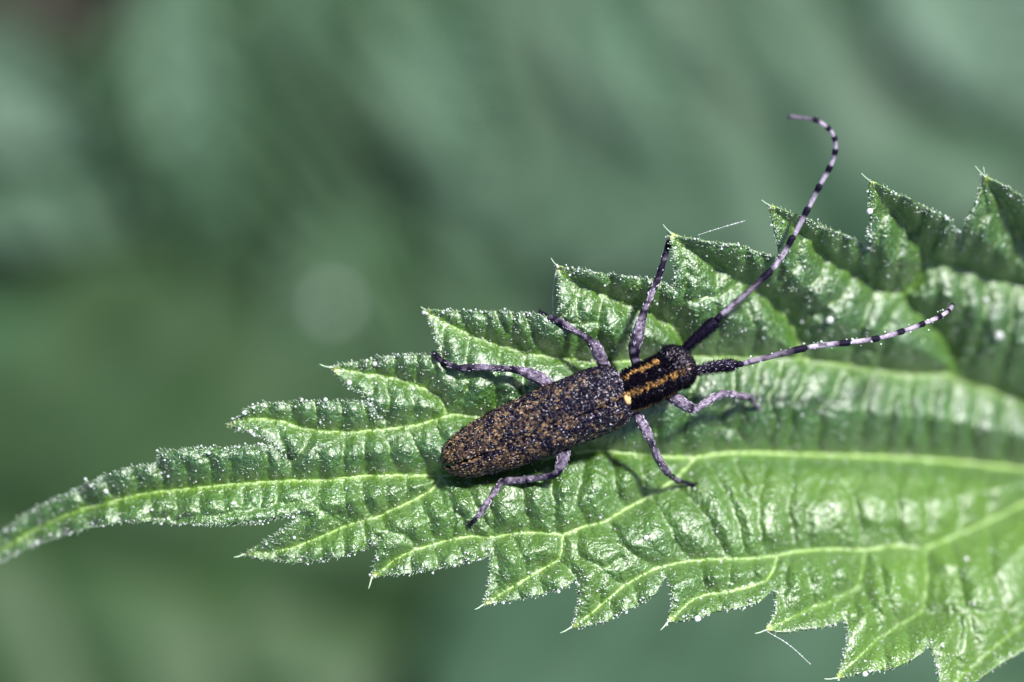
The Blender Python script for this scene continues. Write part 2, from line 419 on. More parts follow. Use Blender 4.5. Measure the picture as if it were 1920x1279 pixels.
TER = [  # smaller cross veins
 [(644,810),(643,894)],[(683,810),(688,892)],[(719,807),(727,848),(747,889)],[(818,789),(830,826)],[(796,857),(802,891)],[(596,851),(596,901)],[(591,807),(575,830),(555,857),(542,860)],[(543,860),(552,899)],[(433,866),(433,907)],[(346,873),(355,916)],[(390,860),(394,912)],[(500,850),(505,903)],[(300,880),(306,921)],[(250,892),(262,928)],[(200,905),(214,940)],[(150,925),(165,952)],
 [(765,800),(785,845),(796,890)],[(330,919),(331,960),(300,975)],[(422,909),(421,951)],[(489,905),(489,945)],[(375,915),(375,962)],[(455,907),(456,945)],[(518,903),(520,943)],[(280,924),(282,968)],[(220,938),(224,975)],[(160,953),(172,985)],[(110,975),(120,1003)],[(60,998),(70,1018)],
 [(602,902),(593,933),(577,941),(518,948),(457,957),(400,966),(330,975)],[(676,894),(683,935),(690,973)],[(721,892),(727,945),(731,957)],[(760,892),(765,942)],
 [(640,896),(650,940),(646,985)],[(577,941),(610,965),(648,985)],
 [(974,872),(980,929),(994,998)],[(1101,848),(1087,901),(1080,926),(1098,985)],[(1030,860),(1036,934),(1044,1000)],[(1151,847),(1154,917),(1168,957)],[(1202,852),(1207,937)],[(921,882),(921,929),(926,1006)],[(895,884),(909,895),(915,930)],[(825,897),(831,940),(862,965),(884,1004)],[(1252,858),(1250,908)],[(868,890),(875,925),(905,960),(926,1006)],
 [(786,934),(800,975),(815,1019)],[(735,1000),(757,1001),(780,1028)],[(715,970),(718,987),(735,998),(708,1010)],[(840,925),(850,970),(842,1012)],
 [(561,1022),(560,1052)],[(600,1008),(606,1050)],[(640,990),(648,1040)],[(680,977),(690,1026)],[(520,1032),(522,1052)],[(600,955),(570,975),(560,1022)],[(640,960),(612,985),(617,1001)],
 [(770,1035),(772,1072)],[(815,1021),(822,1064)],[(860,1010),(868,1055)],[(905,1008),(908,1046)],[(930,1040),(935,1110)],[(960,1002),(975,1035),(989,1083)],[(925,1010),(930,1040)],[(1012,1068),(1020,1110)],[(1050,1050),(1075,1078)],[(965,1100),(975,1122)],
 [(1273,919),(1312,958),(1344,1007),(1367,1048)],[(1222,934),(1254,985),(1289,1051)],[(1141,978),(1170,1029),(1231,1066)],[(1080,994),(1085,1040),(1120,1060),(1165,1100)],[(1320,862),(1365,929),(1385,985),(1400,1046)],[(1430,861),(1433,909),(1420,943),(1433,1042)],[(1485,861),(1485,902),(1478,960),(1490,1033)],[(1560,860),(1543,909),(1509,957),(1516,1030)],[(1626,862),(1600,930),(1608,977),(1619,1030)],[(1686,862),(1682,1020)],[(1742,865),(1740,1025)],[(1800,870),(1798,1000)],[(1855,876),(1850,975)],[(1370,850),(1400,930),(1420,943)],
 [(1130,1065),(1125,1130)],[(1165,1045),(1140,1062)],[(1180,1093),(1195,1128)],[(1140,1125),(1150,1155)],[(1310,1052),(1322,1112)],[(1370,1050),(1362,1108)],[(1410,1050),(1411,1098)],[(1340,1113),(1350,1140)],[(1390,1105),(1400,1136)],
 [(1500,1036),(1512,1085),(1526,1137)],[(1555,1031),(1560,1080),(1570,1123)],[(1480,1040),(1470,1090),(1474,1160)],[(1540,1130),(1550,1172)],[(1600,1105),(1606,1150),(1590,1165)],[(1650,1025),(1655,1100),(1684,1172)],[(1695,1024),(1700,1090),(1732,1144)],[(1620,1100),(1640,1160),(1646,1198)],[(1650,1200),(1660,1254)],[(1700,1165),(1702,1240)],[(1780,1012),(1800,1090),(1835,1240)],[(1850,980),(1860,1060),(1880,1120),(1905,1182)],[(1736,1150),(1766,1151),(1830,1148),(1897,1139)],[(1800,1160),(1795,1270)],
 [(1472,674),(1444,746),(1450,800),(1440,848)],[(1584,686),(1566,736),(1534,761),(1531,851)],[(1638,694),(1620,760),(1609,855)],[(1681,704),(1666,780),(1656,855)],[(1750,703),(1738,858)],[(1838,728),(1820,866)],[(1888,745),(1880,872)],[(1484,761),(1478,848)],[(1346,800),(1379,804),(1405,838),(1410,848)],[(1525,674),(1500,730),(1484,761)],[(1380,672),(1370,740),(1346,800),(1330,852)],[(1430,672),(1410,740),(1379,804)],[(1705,703),(1700,858)],[(1790,706),(1782,864)],[(1320,670),(1300,730),(1280,800),(1275,857)],[(1230,800),(1235,853)],
 [(1603,515),(1575,567),(1531,586),(1490,612)],[(1644,542),(1619,596),(1605,640),(1592,687)],[(1552,486),(1520,540),(1470,588)],[(1386,529),(1350,555),(1300,563),(1283,566),(1264,615)],[(1283,566),(1285,520),(1281,462)],[(1346,502),(1350,555)],[(1430,480),(1435,520),(1416,544)],[(1400,462),(1405,535)],[(1495,640),(1560,640),(1640,660),(1680,700)],[(1520,620),(1530,674)],[(1690,552),(1660,620),(1650,694)],[(1400,570),(1420,620),(1410,671)],[(1340,570),(1350,620),(1340,669)],
 [(1129,552),(1120,600),(1128,675)],[(1180,572),(1175,620),(1190,674)],[(1088,533),(1078,580),(1090,610),(1075,672)],[(1070,520),(1075,560),(1053,605)],[(1140,515),(1150,555)],[(1200,522),(1195,575)],[(1053,605),(1090,610),(1122,603)],[(1170,570),(1200,522)],[(1240,530),(1235,595)],
 [(835,605),(832,640),(830,680),(860,720)],[(880,628),(875,670),(885,700),(875,740),(838,778)],[(940,648),(935,700),(925,778)],[(985,661),(985,700),(980,740)],[(860,586),(880,626)],[(930,585),(945,620),(985,660)],[(985,590),(1000,640),(1030,668)],[(905,585),(912,638)],[(960,588),(965,655)],[(838,700),(862,715),(900,705),(925,712)],
 [(671,678),(672,698)],[(700,676),(706,702)],[(740,668),(750,711)],[(780,665),(790,726)],[(810,668),(815,700),(796,729)],[(720,706),(730,750),(722,788)],[(770,718),(775,760),(770,800)],[(690,702),(700,735)],
 [(500,757),(502,786)],[(545,755),(546,795)],[(590,752),(598,808)],[(635,752),(640,809)],[(680,755),(690,808)],[(508,790),(530,815),(542,858)],
 [(1495,405),(1494,428)],[(1540,425),(1530,462)],[(1580,440),(1575,499)],[(1612,456),(1610,516)],[(1464,485),(1466,530),(1441,560)],[(1500,435),(1490,500),(1464,540)],
 [(1684,368),(1680,395)],[(1730,390),(1712,440)],[(1770,410),(1738,488)],[(1660,380),(1650,450),(1640,500),(1640,538)],[(1690,420),(1680,480),(1680,548)],[(1800,460),(1790,498)],
 [(1844,340),(1844,408),(1822,462),(1801,500)],[(1880,392),(1870,450),(1860,520)],[(1910,440),(1905,530)],[(1750,495),(1760,560),(1744,605)],[(1800,500),(1810,580),(1790,660)],[(1850,518),(1850,600),(1806,714)],[(1900,530),(1895,620),(1869,735)],
 [(2000,560),(1990,660),(1960,780)],[(2000,470),(1985,550)],[(1960,885),(1970,1000)],[(2050,890),(2060,955)],[(2150,700),(2050,840)],[(2250,560),(2230,650)]]


def segs(lines):
    A = []; Bv = []
    for l in lines:
        l = np.asarray(l, float); A.append(l[:-1]); Bv.append(l[1:])
    return np.concatenate(A), np.concatenate(Bv)


def dist(X, Y, lines, cut=None):
    A, Bv = segs(lines)
    out = np.full(X.shape, 1e9)
    for i in range(0, len(X), 4000):
        x = X[i:i + 4000, None]; y = Y[i:i + 4000, None]
        d = Bv - A; L2 = (d ** 2).sum(1) + 1e-9
        t = np.clip(((x - A[:, 0]) * d[:, 0] + (y - A[:, 1]) * d[:, 1]) / L2, 0, 1)
        out[i:i + 4000] = np.sqrt(((x - A[:, 0] - t * d[:, 0]) ** 2 + (y - A[:, 1] - t * d[:, 1]) ** 2).min(1))
    return out


def inside(X, Y, poly):
    res = np.zeros(X.shape, bool)
    x1, y1 = poly[:, 0], poly[:, 1]; x2, y2 = np.roll(x1, -1), np.roll(y1, -1)
    for a, b, c, d in zip(x1, y1, x2, y2):
        if b == d: continue
        m = (Y > min(b, d)) & (Y <= max(b, d))
        res ^= m & (X < a + (Y - b) * (c - a) / (d - b))
    return res


MIDS = smooth_line(MID, 8, 2)
SECS = [np.asarray(s, float) for s in SEC]
# the small veins wander a little, like real ones
TERS = []
for t in TER:
    r = resample(t, 9)
    if len(r) > 3:
        k = rng.normal(size=2) * 9
        w = np.sin(np.linspace(0, math.pi, len(r)))
        r = r + np.stack([(vnoise(r[:, 0] * .05 + k[0], r[:, 1] * .05) - .5), (vnoise(r[:, 0] * .05, r[:, 1] * .05 + k[1]) - .5)], -1) * 12 * w[:, None]
    TERS.append(r)
TIPS = np.array([(457,1040),(697,1083),(906,1134),(1070,1177),(1252,1166),(1435,1182),(1567,1272),(1768,1312),(424,798),(621,690),(796,580),(1044,499),(1256,436),(1442,385),(1630,339),(1844,329)], float)
mx, my = np.array(MID).T
KX = np.array([-70, 0, 200, 400, 650, 850, 1050, 1250, 1450, 1650, 1920, 2300, 2800.])
ZMID = np.array([-2.8, -2.2, -1.0, -.50, -.48, -.70, -.92, -1.5, -2.3, -3.3, -4.6, -5.2, -5.4])
ZTOP = np.array([-2.8, -2.2, -1.0, -.50, -.50, -.35, -.12, .10, .18, .05, -.6, -2.8, -5.4])
ZBOT = np.array([-2.8, -2.2, -.95, -.55, -.35, -.15, -.05, -.00, -.00, -.10, -.7, -2.6, -5.4])
TX = np.array([-70, 0, 300, 600, 800, 1050, 1260, 1440, 1630, 1850, 2080, 2400, 2780.]); TY = np.array([1072, 1000, 850, 720, 600, 505, 440, 390, 340, 330, 350, 460, 810.])
BX = np.array([-70, 0, 300, 460, 700, 910, 1070, 1250, 1435, 1567, 1768, 2100, 2400, 2780.]); BY = np.array([1072, 1053, 985, 1040, 1083, 1134, 1177, 1170, 1190, 1272, 1312, 1290, 1160, 850.])


def sm(x): return np.clip(x, 0, 1) ** 2 * (3 - 2 * np.clip(x, 0, 1))


def leafz(X, Y, full=False):
    X = np.asarray(X, float).ravel(); Y = np.asarray(Y, float).ravel()
    ym = np.interp(X, mx, my); zm = np.interp(X, KX, ZMID)
    rt = np.clip((ym - Y) / np.maximum(ym - np.interp(X, TX, TY), 20), 0, 1.15)
    rb = np.clip((Y - ym) / np.maximum(np.interp(X, BX, BY) - ym, 20), 0, 1.15)
    z = zm + (np.interp(X, KX, ZTOP) - zm) * rt ** 1.9 + (np.interp(X, KX, ZBOT) - zm) * rb ** 1.1
    dm = dist(X, Y, [MIDS]); ds = dist(X, Y, SECS); dt = dist(X, Y, TERS)
    d1 = np.minimum(dm, ds)
    do = dist(X, Y, [np.vstack([OUT, OUT[:1]])])
    amp = 0.30 * sm((X + 80) / 300) * (1 + .9 * sm((X - 1150) / 700)); wd = 42 + 26 * sm((X - 1150) / 700)
    d1o = np.minimum(d1, 1e3)
    puff = amp * 1.5 * (1 - np.exp(-(d1o / wd) ** 1.25))
    puff2 = (0.20 * (1 - np.exp(-(dt / 12) ** 1.25))) * (1 - np.exp(-(d1o / 16)))
    roll = -0.16 * np.exp(-(do / 13) ** 1.5) * (1 - np.exp(-d1o / 14))       # margin turns down a little
    e = voro(X / 21 + vnoise(X * .03, Y * .03) * .8, Y / 21)
    cell = 0.026 * np.clip(e / .35, 0, 1) ** .7
    und = (vnoise(X * .035 + 9, Y * .035) - .5) * .10 + (vnoise(X * .1, Y * .1 + 5) - .5) * .035 + (vnoise(X * .23 + 3, Y * .23) - .5) * .018
    z = z + puff + puff2 + roll + cell + und
    if not full: return z
    vein = np.exp(-(dm / 7) ** 2) * .9
    vein = np.maximum(vein, np.exp(-(ds / 5) ** 2) * .85)
    vein = np.maximum(vein, np.exp(-(dt / 2.8) ** 2) * .42)
    vein = np.maximum(vein, np.exp(-(d1o / 22)) * .45)
    vein = np.maximum(vein, (.16 + .2 * vnoise(X * .012 + 3, Y * .012) + .2 * sm((X - 1200) / 600)) * sm((Y - ym + 10) / 60))  # not veins: light passing through the lower half, put into the colour
    td = np.min(np.hypot(X[:, None] - TIPS[:, 0], Y[:, None] - TIPS[:, 1]), 1)
    tip = np.clip(1.1 - td / 14, 0, 1)
    return z, vein, tip


def build_blade(parent):
    o = resample(np.vstack([OUT, OUT[:1]]), 4.0)[:-1]
    # keep corners sharp: add jitter only between traced points
    o = o + np.stack([vnoise(o[:, 0] * .3, o[:, 1] * .3 + 7) - .5, vnoise(o[:, 0] * .3 + 31, o[:, 1] * .3) - .5], -1) * 1.0
    st = 3.6
    gx, gy = np.meshgrid(np.arange(-70, 1990, st), np.arange(320, 1330, st))
    gx = gx.ravel(); gy = gy.ravel()
    hx, hy = np.meshgrid(np.arange(1990, 2790, 12.0), np.arange(320, 1330, 12.0))
    gx = np.r_[gx, hx.ravel()]; gy = np.r_[gy, hy.ravel()]
    m = inside(gx, gy, o); gx = gx[m]; gy = gy[m]
    gx = gx + rng.uniform(-.9, .9, len(gx)); gy = gy + rng.uniform(-.9, .9, len(gy))
    dd = dist(gx, gy, [np.vstack([o, o[:1]])]); m = dd > 2.2; gx = gx[m]; gy = gy[m]
    pts = [Vector(p) for p in np.vstack([o, np.stack([gx, gy], -1)])]
    r = delaunay_2d_cdt(pts, [], [list(range(len(o)))], 1, 1e-4)
    XY = np.array([v[:] for v in r[0]]); F = np.array([f for f in r[2] if len(f) == 3])
    z, vein, tip = leafz(XY[:, 0], XY[:, 1], True)
    V = P(XY[:, 0], XY[:, 1], z)
    a, b, c = V[F[:, 0]], V[F[:, 1]], V[F[:, 2]]
    if np.cross(b - a, c - a)[:, 2].mean() < 0: F = F[:, ::-1]
    ob = mesh_obj('blade', V, F, M['leaf'], parent, True, {'vein': vein, 'tip': tip})
    s = ob.modifiers.new('thickness', 'SOLIDIFY'); s.thickness = 0.035; s.offset = -1; s.use_even_offset = False
    return ob


leaf = tag(empty('nettle_leaf'), 'large sharp-toothed green nettle leaf covered in dew, carrying the beetle', 'leaf')
build_blade(leaf)
print('blade', round(time.time() - T0, 1))


def vein_tube(name, line, r0, r1, mat=None):
    l = smooth_line(line, 6, 1)
    z = leafz(l[:, 0], l[:, 1])
    z = np.convolve(np.pad(z, 2, mode='edge'), np.ones(5) / 5, 'valid')
    k = np.linspace(r0, r1, len(l)) / 100
    k = k * (1 + .25 * (vnoise(np.arange(len(l)) * .6 + rng.random() * 50, np.zeros(len(l))) - .5))
    C = P(l[:, 0], l[:, 1], z - k * .1)
    V, F = tube(C, k, 6)
    return mesh_obj(name, V, F, mat or M['vein'], leaf)


vein_tube('midrib', MID, 1.8, 3.6)
for i_, s in enumerate(SEC):
    ln = len(resample(s, 10))
    vein_tube('lateral_vein', s[1:] if len(s) > 3 else s, 1.2, min(2.3, 1.4 + ln * .02), M['vein_green'] if i_ in (5, 6, 7, 8) or i_ >= 14 else None)
# petiole: where the leaf joins its stem, outside the picture on the right
pl = np.array([(2760, 838, -4.4), (2900, 830, -5.2), (3050, 815, -7.0)])
V, F = tube(P(*smooth_line(pl, 20).T), np.linspace(.22, .30, len(smooth_line(pl, 20))), 10)
mesh_obj('petiole', V, F, M['vein'], leaf)

# bristle at the tip of each tooth
BR = [((457,1040),(438,1045)),((697,1083),(691,1104)),((906,1134),(890,1143)),((1070,1177),(1050,1187)),((1252,1166),(1238,1182)),((1435,1182),(1415,1188)),((1567,1272),(1545,1273)),
      ((621,690),(599,683)),((796,580),(789,575)),((1044,499),(1033,484)),((1256,436),(1243,421)),((1442,385),(1428,375)),((1630,339),(1615,325)),((1844,329),(1828,311)),((1846,329),(1844,313))]
for a, b in BR:
    za = float(leafz([a[0]], [a[1]])[0])
    ex = np.array([(b[0] - a[0]) * .25, (b[1] - a[1]) * .25])
    pts = np.array([(a[0] - ex[0], a[1] - ex[1], za - .01), (a[0] + ex[0], a[1] + ex[1], za + .04), ((a[0] + b[0]) / 2, (a[1] + b[1]) / 2 + 1.2, za + .08), (b[0], b[1], za + .10)])
    l = smooth_line(pts, 2)
    V, F = tube(P(*l.T), np.linspace(.021, .009, len(l)), 6)
    mesh_obj('tooth_bristle', V, F, M['hair_white'], leaf)

# ------------------------------------------------------------------ hairs and dew of the leaf
def sample_leaf(n, lam, floor, box=(-60, 300, 2000, 1330)):
    X = rng.uniform(box[0], box[2], n); Y = rng.uniform(box[1], box[3], n)
    m = inside(X, Y, OUT); X = X[m]; Y = Y[m]
    d = dist(X, Y, [np.vstack([OUT, OUT[:1]])])
    m = rng.random(len(X)) < floor + np.exp(-d / lam); 
    return X[m], Y[m], d[m]


def gradz(X, Y):
    e = 3.0
    gx = (leafz(X + e, Y) - leafz(X - e, Y)) / (2 * e / 100); gy = -(leafz(X, Y + e) - leafz(X, Y - e)) / (2 * e / 100)
    n = np.stack([-gx, -gy, np.ones(len(X))], -1)
    return n / np.linalg.norm(n, axis=1)[:, None]


# short lying hairs over the blade, longer ones along the margin
X, Y, d = sample_leaf(26000, 9, .20)
R0 = P(X, Y, leafz(X, Y))
nrm = gradz(X, Y)
dirn = np.stack([-1 + rng.normal(size=len(X)) * .6, rng.normal(size=len(X)) * .7, rng.uniform(.1, .6, len(X))], -1)
dirn = dirn - nrm * (dirn * nrm).sum(1)[:, None] + nrm * rng.uniform(.15, .7, len(X))[:, None]
V, F = hairs(R0, dirn, rng.uniform(.04, .12, len(X)), rng.uniform(.0035, .007, len(X)))
tag(mesh_obj('leaf_hairs', V, F, M['hair_white'], leaf), kind='stuff')
ol = resample(np.vstack([OUT, OUT[:1]]), 2.3)
tg = np.gradient(ol, axis=0); tg /= np.linalg.norm(tg, axis=1)[:, None] + 1e-9
nout = np.stack([-tg[:, 1], tg[:, 0]], -1)
test = inside(ol[:, 0] + nout[:, 0] * 4, ol[:, 1] + nout[:, 1] * 4, OUT)
nout[test] *= -1
keep = (ol[:, 0] < 2000) & (rng.random(len(ol)) < .8)
ol = ol[keep]; nout = nout[keep]
jit = rng.normal(size=ol.shape) * 1.3
q = ol - nout * rng.uniform(0, 3, len(ol))[:, None] + jit
zq = leafz(q[:, 0], q[:, 1])
R0 = P(q[:, 0], q[:, 1], zq)
dirn = np.stack([nout[:, 0] - .9 + rng.normal(size=len(q)) * .3, -nout[:, 1] + rng.normal(size=len(q)) * .3, rng.uniform(-.2, .5, len(q))], -1)
dirn /= np.linalg.norm(dirn, axis=1)[:, None]
Lh = rng.uniform(.03, .09, len(q))
V, F = hairs(R0, dirn, Lh, rng.uniform(.005, .009, len(q)))
tag(mesh_obj('margin_hairs', V, F, M['hair_white'], leaf), kind='stuff')
# dew: beads on the margin hairs and fine beads all over the blade
dew = Bag()
k = rng.random(len(q)) < .24
C = R0[k] + dirn[k] * (Lh[k] * rng.uniform(.3, 1.0, k.sum()))[:, None]
V, F = balls(C, rng.gamma(3, .0032, k.sum()) + .005, 2); dew.add(V, F)
X, Y, d = sample_leaf(80000, 9, .16)
r = (rng.gamma(2.4, .0029, len(X)) + .003) * np.where(d < 12, 1.1, .9)
C = P(X, Y, leafz(X, Y) + r * .8)
big = r > .019
V, F = balls(C[big], r[big], 2, .85); dew.add(V, F)
V, F = balls(C[~big], r[~big], 1, .85); dew.add(V, F)
print('dew', len(C), round(time.time() - T0, 1))
tag(dew.build('fine_dew', M['dew']), 'fine dew beads sprinkled over the toothed green leaf and crowded along its margin', 'dew', kind='stuff')

DROPS = [((1873, 629), 8.5, 'round bright dew drop at the right, on the blurred dark green part of the leaf'),
         ((1556, 600), 7.0, 'bright dew drop between the two antennae, on a blurred green fold'),
         ((1848, 562), 5.5, 'smaller faint dew drop up and left of the brightest round drop'),
         ((1212, 1008), 6.5, 'oval dew drop on the leaf below the middle right leg'),
         ((1308, 1160), 8.0, 'clear drop hanging from the lower margin beside the fifth lower tooth'),
         ((655, 718), 6.5, 'clear drop under the tip of the small upper tooth left of the hind leg'),
         ((470, 809), 5.5, 'clear drop under the yellow tip of the leftmost curved tooth'),
         ((1631, 396), 6.0, 'drop on the steep left edge of the second upper tooth from the right'),
         ((1622, 1264), 7.0, 'drop hanging from the margin at the bottom edge of the photo'),
         ((1812, 1048), 6.0, 'pale blurred drop on the lower right fold of the leaf'),
         ((1504, 603), 4.0, 'tiny drop left of the drop between the antennae'),
         ((1560, 948), 6.5, 'pale drop on the light green strip below the midrib'),
         ((198, 921), 5.5, 'drop on the upper half of the narrow leaf tip'),
         ((70, 1018), 6.0, 'drop on the lower margin of the narrow leaf tip')]
for (p, r, lab) in DROPS:
    z = float(leafz([p[0]], [p[1]])[0]) + r / 100 * .55
    V, F = balls(np.zeros((1, 3)), np.array([r / 100]), 3, .8)
    o = mesh_obj('dew_drop', V * (1 if r > 8.2 or p[1] < 700 else .75), F, M['drop'])
    o.location = P(p[0], p[1], z)
    tag(o, lab, 'dew drop', 'larger dew drops on the leaf')

# silk threads strung with droplets
for pts, lab in (([(1308, 441, .1), (1345, 429, .25), (1397, 414, .4)], 'broken silk thread with beads of dew above the tooth left of the long antenna'),
                 ([(1438, 1184, .0), (1480, 1208, -.1), (1520, 1246, -.25)], 'silk thread strung with dew hanging from a lower tooth at the bottom of the photo'),
                 ([(1044, 503, -.35), (1036, 545, -.4), (1038, 600, -.35)], 'thin silk line hanging down from the tooth tip over the middle left leg')):
    t = tag(empty('silk_thread'), lab, 'silk thread')
    l = smooth_line(np.array(pts, float), 2, 2)
    V, F = tube(P(*l.T), .0035, 4); mesh_obj('thread', V, F, M['silk'], t)
    nb = len(l) // 2
    i = rng.integers(0, len(l), nb)
    V, F = balls(P(*l[i].T), rng.uniform(.008, .018, nb), 1)
    tag(mesh_obj('beads', V, F, M['dew'], t), kind='stuff')

# ------------------------------------------------------------------ the beetle
beetle = tag(empty('longhorn_beetle'), 'slender black longhorn beetle with ochre speckled wing cases and banded antennae, standing on the leaf', 'beetle')
PHI = math.radians(15.5)
BLK = (0.005, 0.0035, 0.013, 1); LIL = (0.24, 0.20, 0.28, 1); OCH = (0.42, 0.20, 0.04, 1)


def frame(U):
    U = np.array(U, float); U /= np.linalg.norm(U)
    Pn = np.cross(U, [0, 0, 1.0]); Pn /= np.linalg.norm(Pn)
    Zn = np.cross(Pn, U)
    return U, Pn * math.cos(PHI) - Zn * math.sin(PHI), Zn * math.cos(PHI) + Pn * math.sin(PHI)


# spine stations: px, py, z, half width, half height (px)
ST = [(856,859,-.21,8,7),(864,856,-.20,22,16),(880,850,-.16,38,29),(950,820,-.08,51,38),(1080,769,.03,54,42),(1150,741,.09,49,41),(1170,733,.11,40,38),
      (1177,733,.12,35,40),(1190,729,.13,37,42),(1211,719,.14,38,43),(1232,709,.15,38,42),(1244,702,.15,37,41),(1251,698,.15,36,40),(1259,693,.14,37,40),(1266,689,.12,36,38),(1272,686,.08,32,34),(1277,683,.04,25,28),(1281,681,.01,15,17),(1283,680,.0,5,6)]
S = np.array(ST, float)
S[:, 3:] *= np.interp(S[:, 0], [1165, 1178], [.90, .91])[:, None]


def loft(Sx, k=40, ex=.92):
    C = P(Sx[:, 0], Sx[:, 1], Sx[:, 2]); Tn = np.gradient(C, axis=0)
    V = []
    a = np.arange(k) * 2 * math.pi / k
    for c, t, w, h in zip(C, Tn, Sx[:, 3] / 100, Sx[:, 4] / 100):
        u, s, up = frame(t)
        V.append(c + np.sign(np.sin(a))[:, None] * (np.abs(np.sin(a)) ** ex * w)[:, None] * s + (np.sign(np.cos(a)) * np.abs(np.cos(a)) ** ex * h)[:, None] * up)
    V = np.concatenate(V); m = len(C)
    i, j = np.meshgrid(np.arange(m - 1), np.arange(k), indexing='ij'); j2 = (j + 1) % k
    F = np.stack([i * k + j, i * k + j2, (i + 1) * k + j2, (i + 1) * k + j], -1).reshape(-1, 4)
    V = np.vstack([V, C[0], C[-1]]); b = np.arange(k); b2 = (b + 1) % k
    return V, [F, np.stack([b2, b, np.full(k, m * k)], -1), np.stack([(m - 1) * k + b, (m - 1) * k + b2, np.full(k, m * k + 1)], -1)]


# legs: (px, py, z or None = on the leaf, radius px, shade 0 black .. 1 lilac)
def on(px, py, up=.04): return float(leafz([px], [py])[0]) + up
LEGS = [
 # hind left (upper left)
 [(1060,745,-.12,10,.8),(1032,722,-.02,10.5,.8),(1012,709,.08,12.5,.9),(993,701,.14,11.5,.9),(975,695,.17,8,.6),(966,693,.18,7.5,.1),(955,692,.16,6,.6),(925,690,.02,6.5,.75),(895,689,-.10,7,.6),(868,690,-.2,8,.45),(862,690,-.22,5,.05),
  (852,688,-.24,6.5,.15),(843,684,-.26,5,.1),(836,681,-.28,6.5,.1),(827,675,-.3,5,.1),(821,671,-.3,6.5,.05),(813,663,-.28,6,0)],
 # middle left
 [(1145,705,-.1,10,.8),(1132,684,.0,10.5,.85),(1124,665,.08,12.5,.9),(1114,648,.12,11,.85),(1104,637,.14,7.5,.2),(1097,632,.13,6,.5),(1072,617,.0,6.2,.9),(1055,606,-.1,7,.7),(1043,600,-.16,7,.3),(1038,598,-.18,5,.05),
  (1032,596,-.2,6,.1),(1026,593,-.21,4.8,.1),(1020,591,-.22,6,.05),(1014,588,-.22,5.5,0)],
 # front left
 [(1196,692,.0,9,.4),(1189,668,.06,9.5,.3),(1190,650,.12,12.5,.6),(1195,630,.16,12.5,.9),(1203,600,.2,9,.9),(1208,582,.2,7,.1),(1213,570,.18,5.8,.8),(1225,543,.08,6.5,.9),(1233,524,.0,7,.4),(1236,516,-.02,5.5,.05),
  (1240,504,-.04,7,.15),(1243,494,-.06,5,.1),(1246,484,-.08,7,.1),(1249,473,-.1,5,.05),(1252,462,-.12,6.5,0),(1254,452,-.14,4.5,0)],
 # front right
 [(1235,735,-.1,8,.7),(1256,742,.0,9,.8),(1270,750,.06,11,.95),(1285,760,.05,10,.8),(1298,767,.02,8,.4),(1304,768,.02,6,.6),(1320,757,-.1,6,.95),(1340,745,-.25,6.5,.95),(1357,738,-.35,7,.95),(1364,738,-.38,5.5,.8),
  (1374,740,-.42,7.5,.9),(1384,742,-.48,5.5,.7),(1394,743,-.52,7.5,.85),(1402,744,-.56,5.2,.7),(1409,746,-.6,7,.8),(1411,752,-.62,4,.5),(1416,759,-.66,3.2,.4),(1423,764,-.7,4.0,.5)],
 # middle right
 [(1180,760,-.08,8,.7),(1195,778,.02,8.5,.9),(1205,797,.08,10.5,.95),(1215,815,.08,9,.7),(1221,829,.05,7,.1),(1225,840,.0,6.5,.6),(1233,858,-.12,8.5,.95),(1243,874,-.25,7.5,.6),(1251,886,-.34,7.5,.7),(1256,891,-.38,5,.2),
  (1261,895,-.42,6.5,.6),(1266,898,-.46,5,.3),(1270,902,-.5,6.5,.2),(1277,903,-.52,4,.05),(1288,905,-.55,4.2,0),(1300,909,-.6,3.6,0)],
 # hind right
 [(1075,820,-.14,10,.5),(1062,838,-.06,11,.5),(1056,855,.0,12.5,.8),(1051,872,.03,11,.85),(1045,886,.04,8,.15),(1036,892,.02,6.5,.15),(1010,896,-.1,6.8,.4),(975,901,-.2,7.2,.5),(950,902,-.26,8,.35),(940,904,-.28,6,.1),
  (932,916,-.33,6.5,.9),(925,926,-.36,5.8,.8),(920,934,-.38,4.6,.2),(913,943,-.41,6.8,.9),(905,955,-.44,5.5,.7),(901,962,-.45,7,.8),(895,968,-.46,4,.3),(888,977,-.48,4.5,.05),(881,985,-.49,4,0)]]
bag = Bag()
V, F = loft(resample(S, 6)); bag.add(V, F)
LC = []
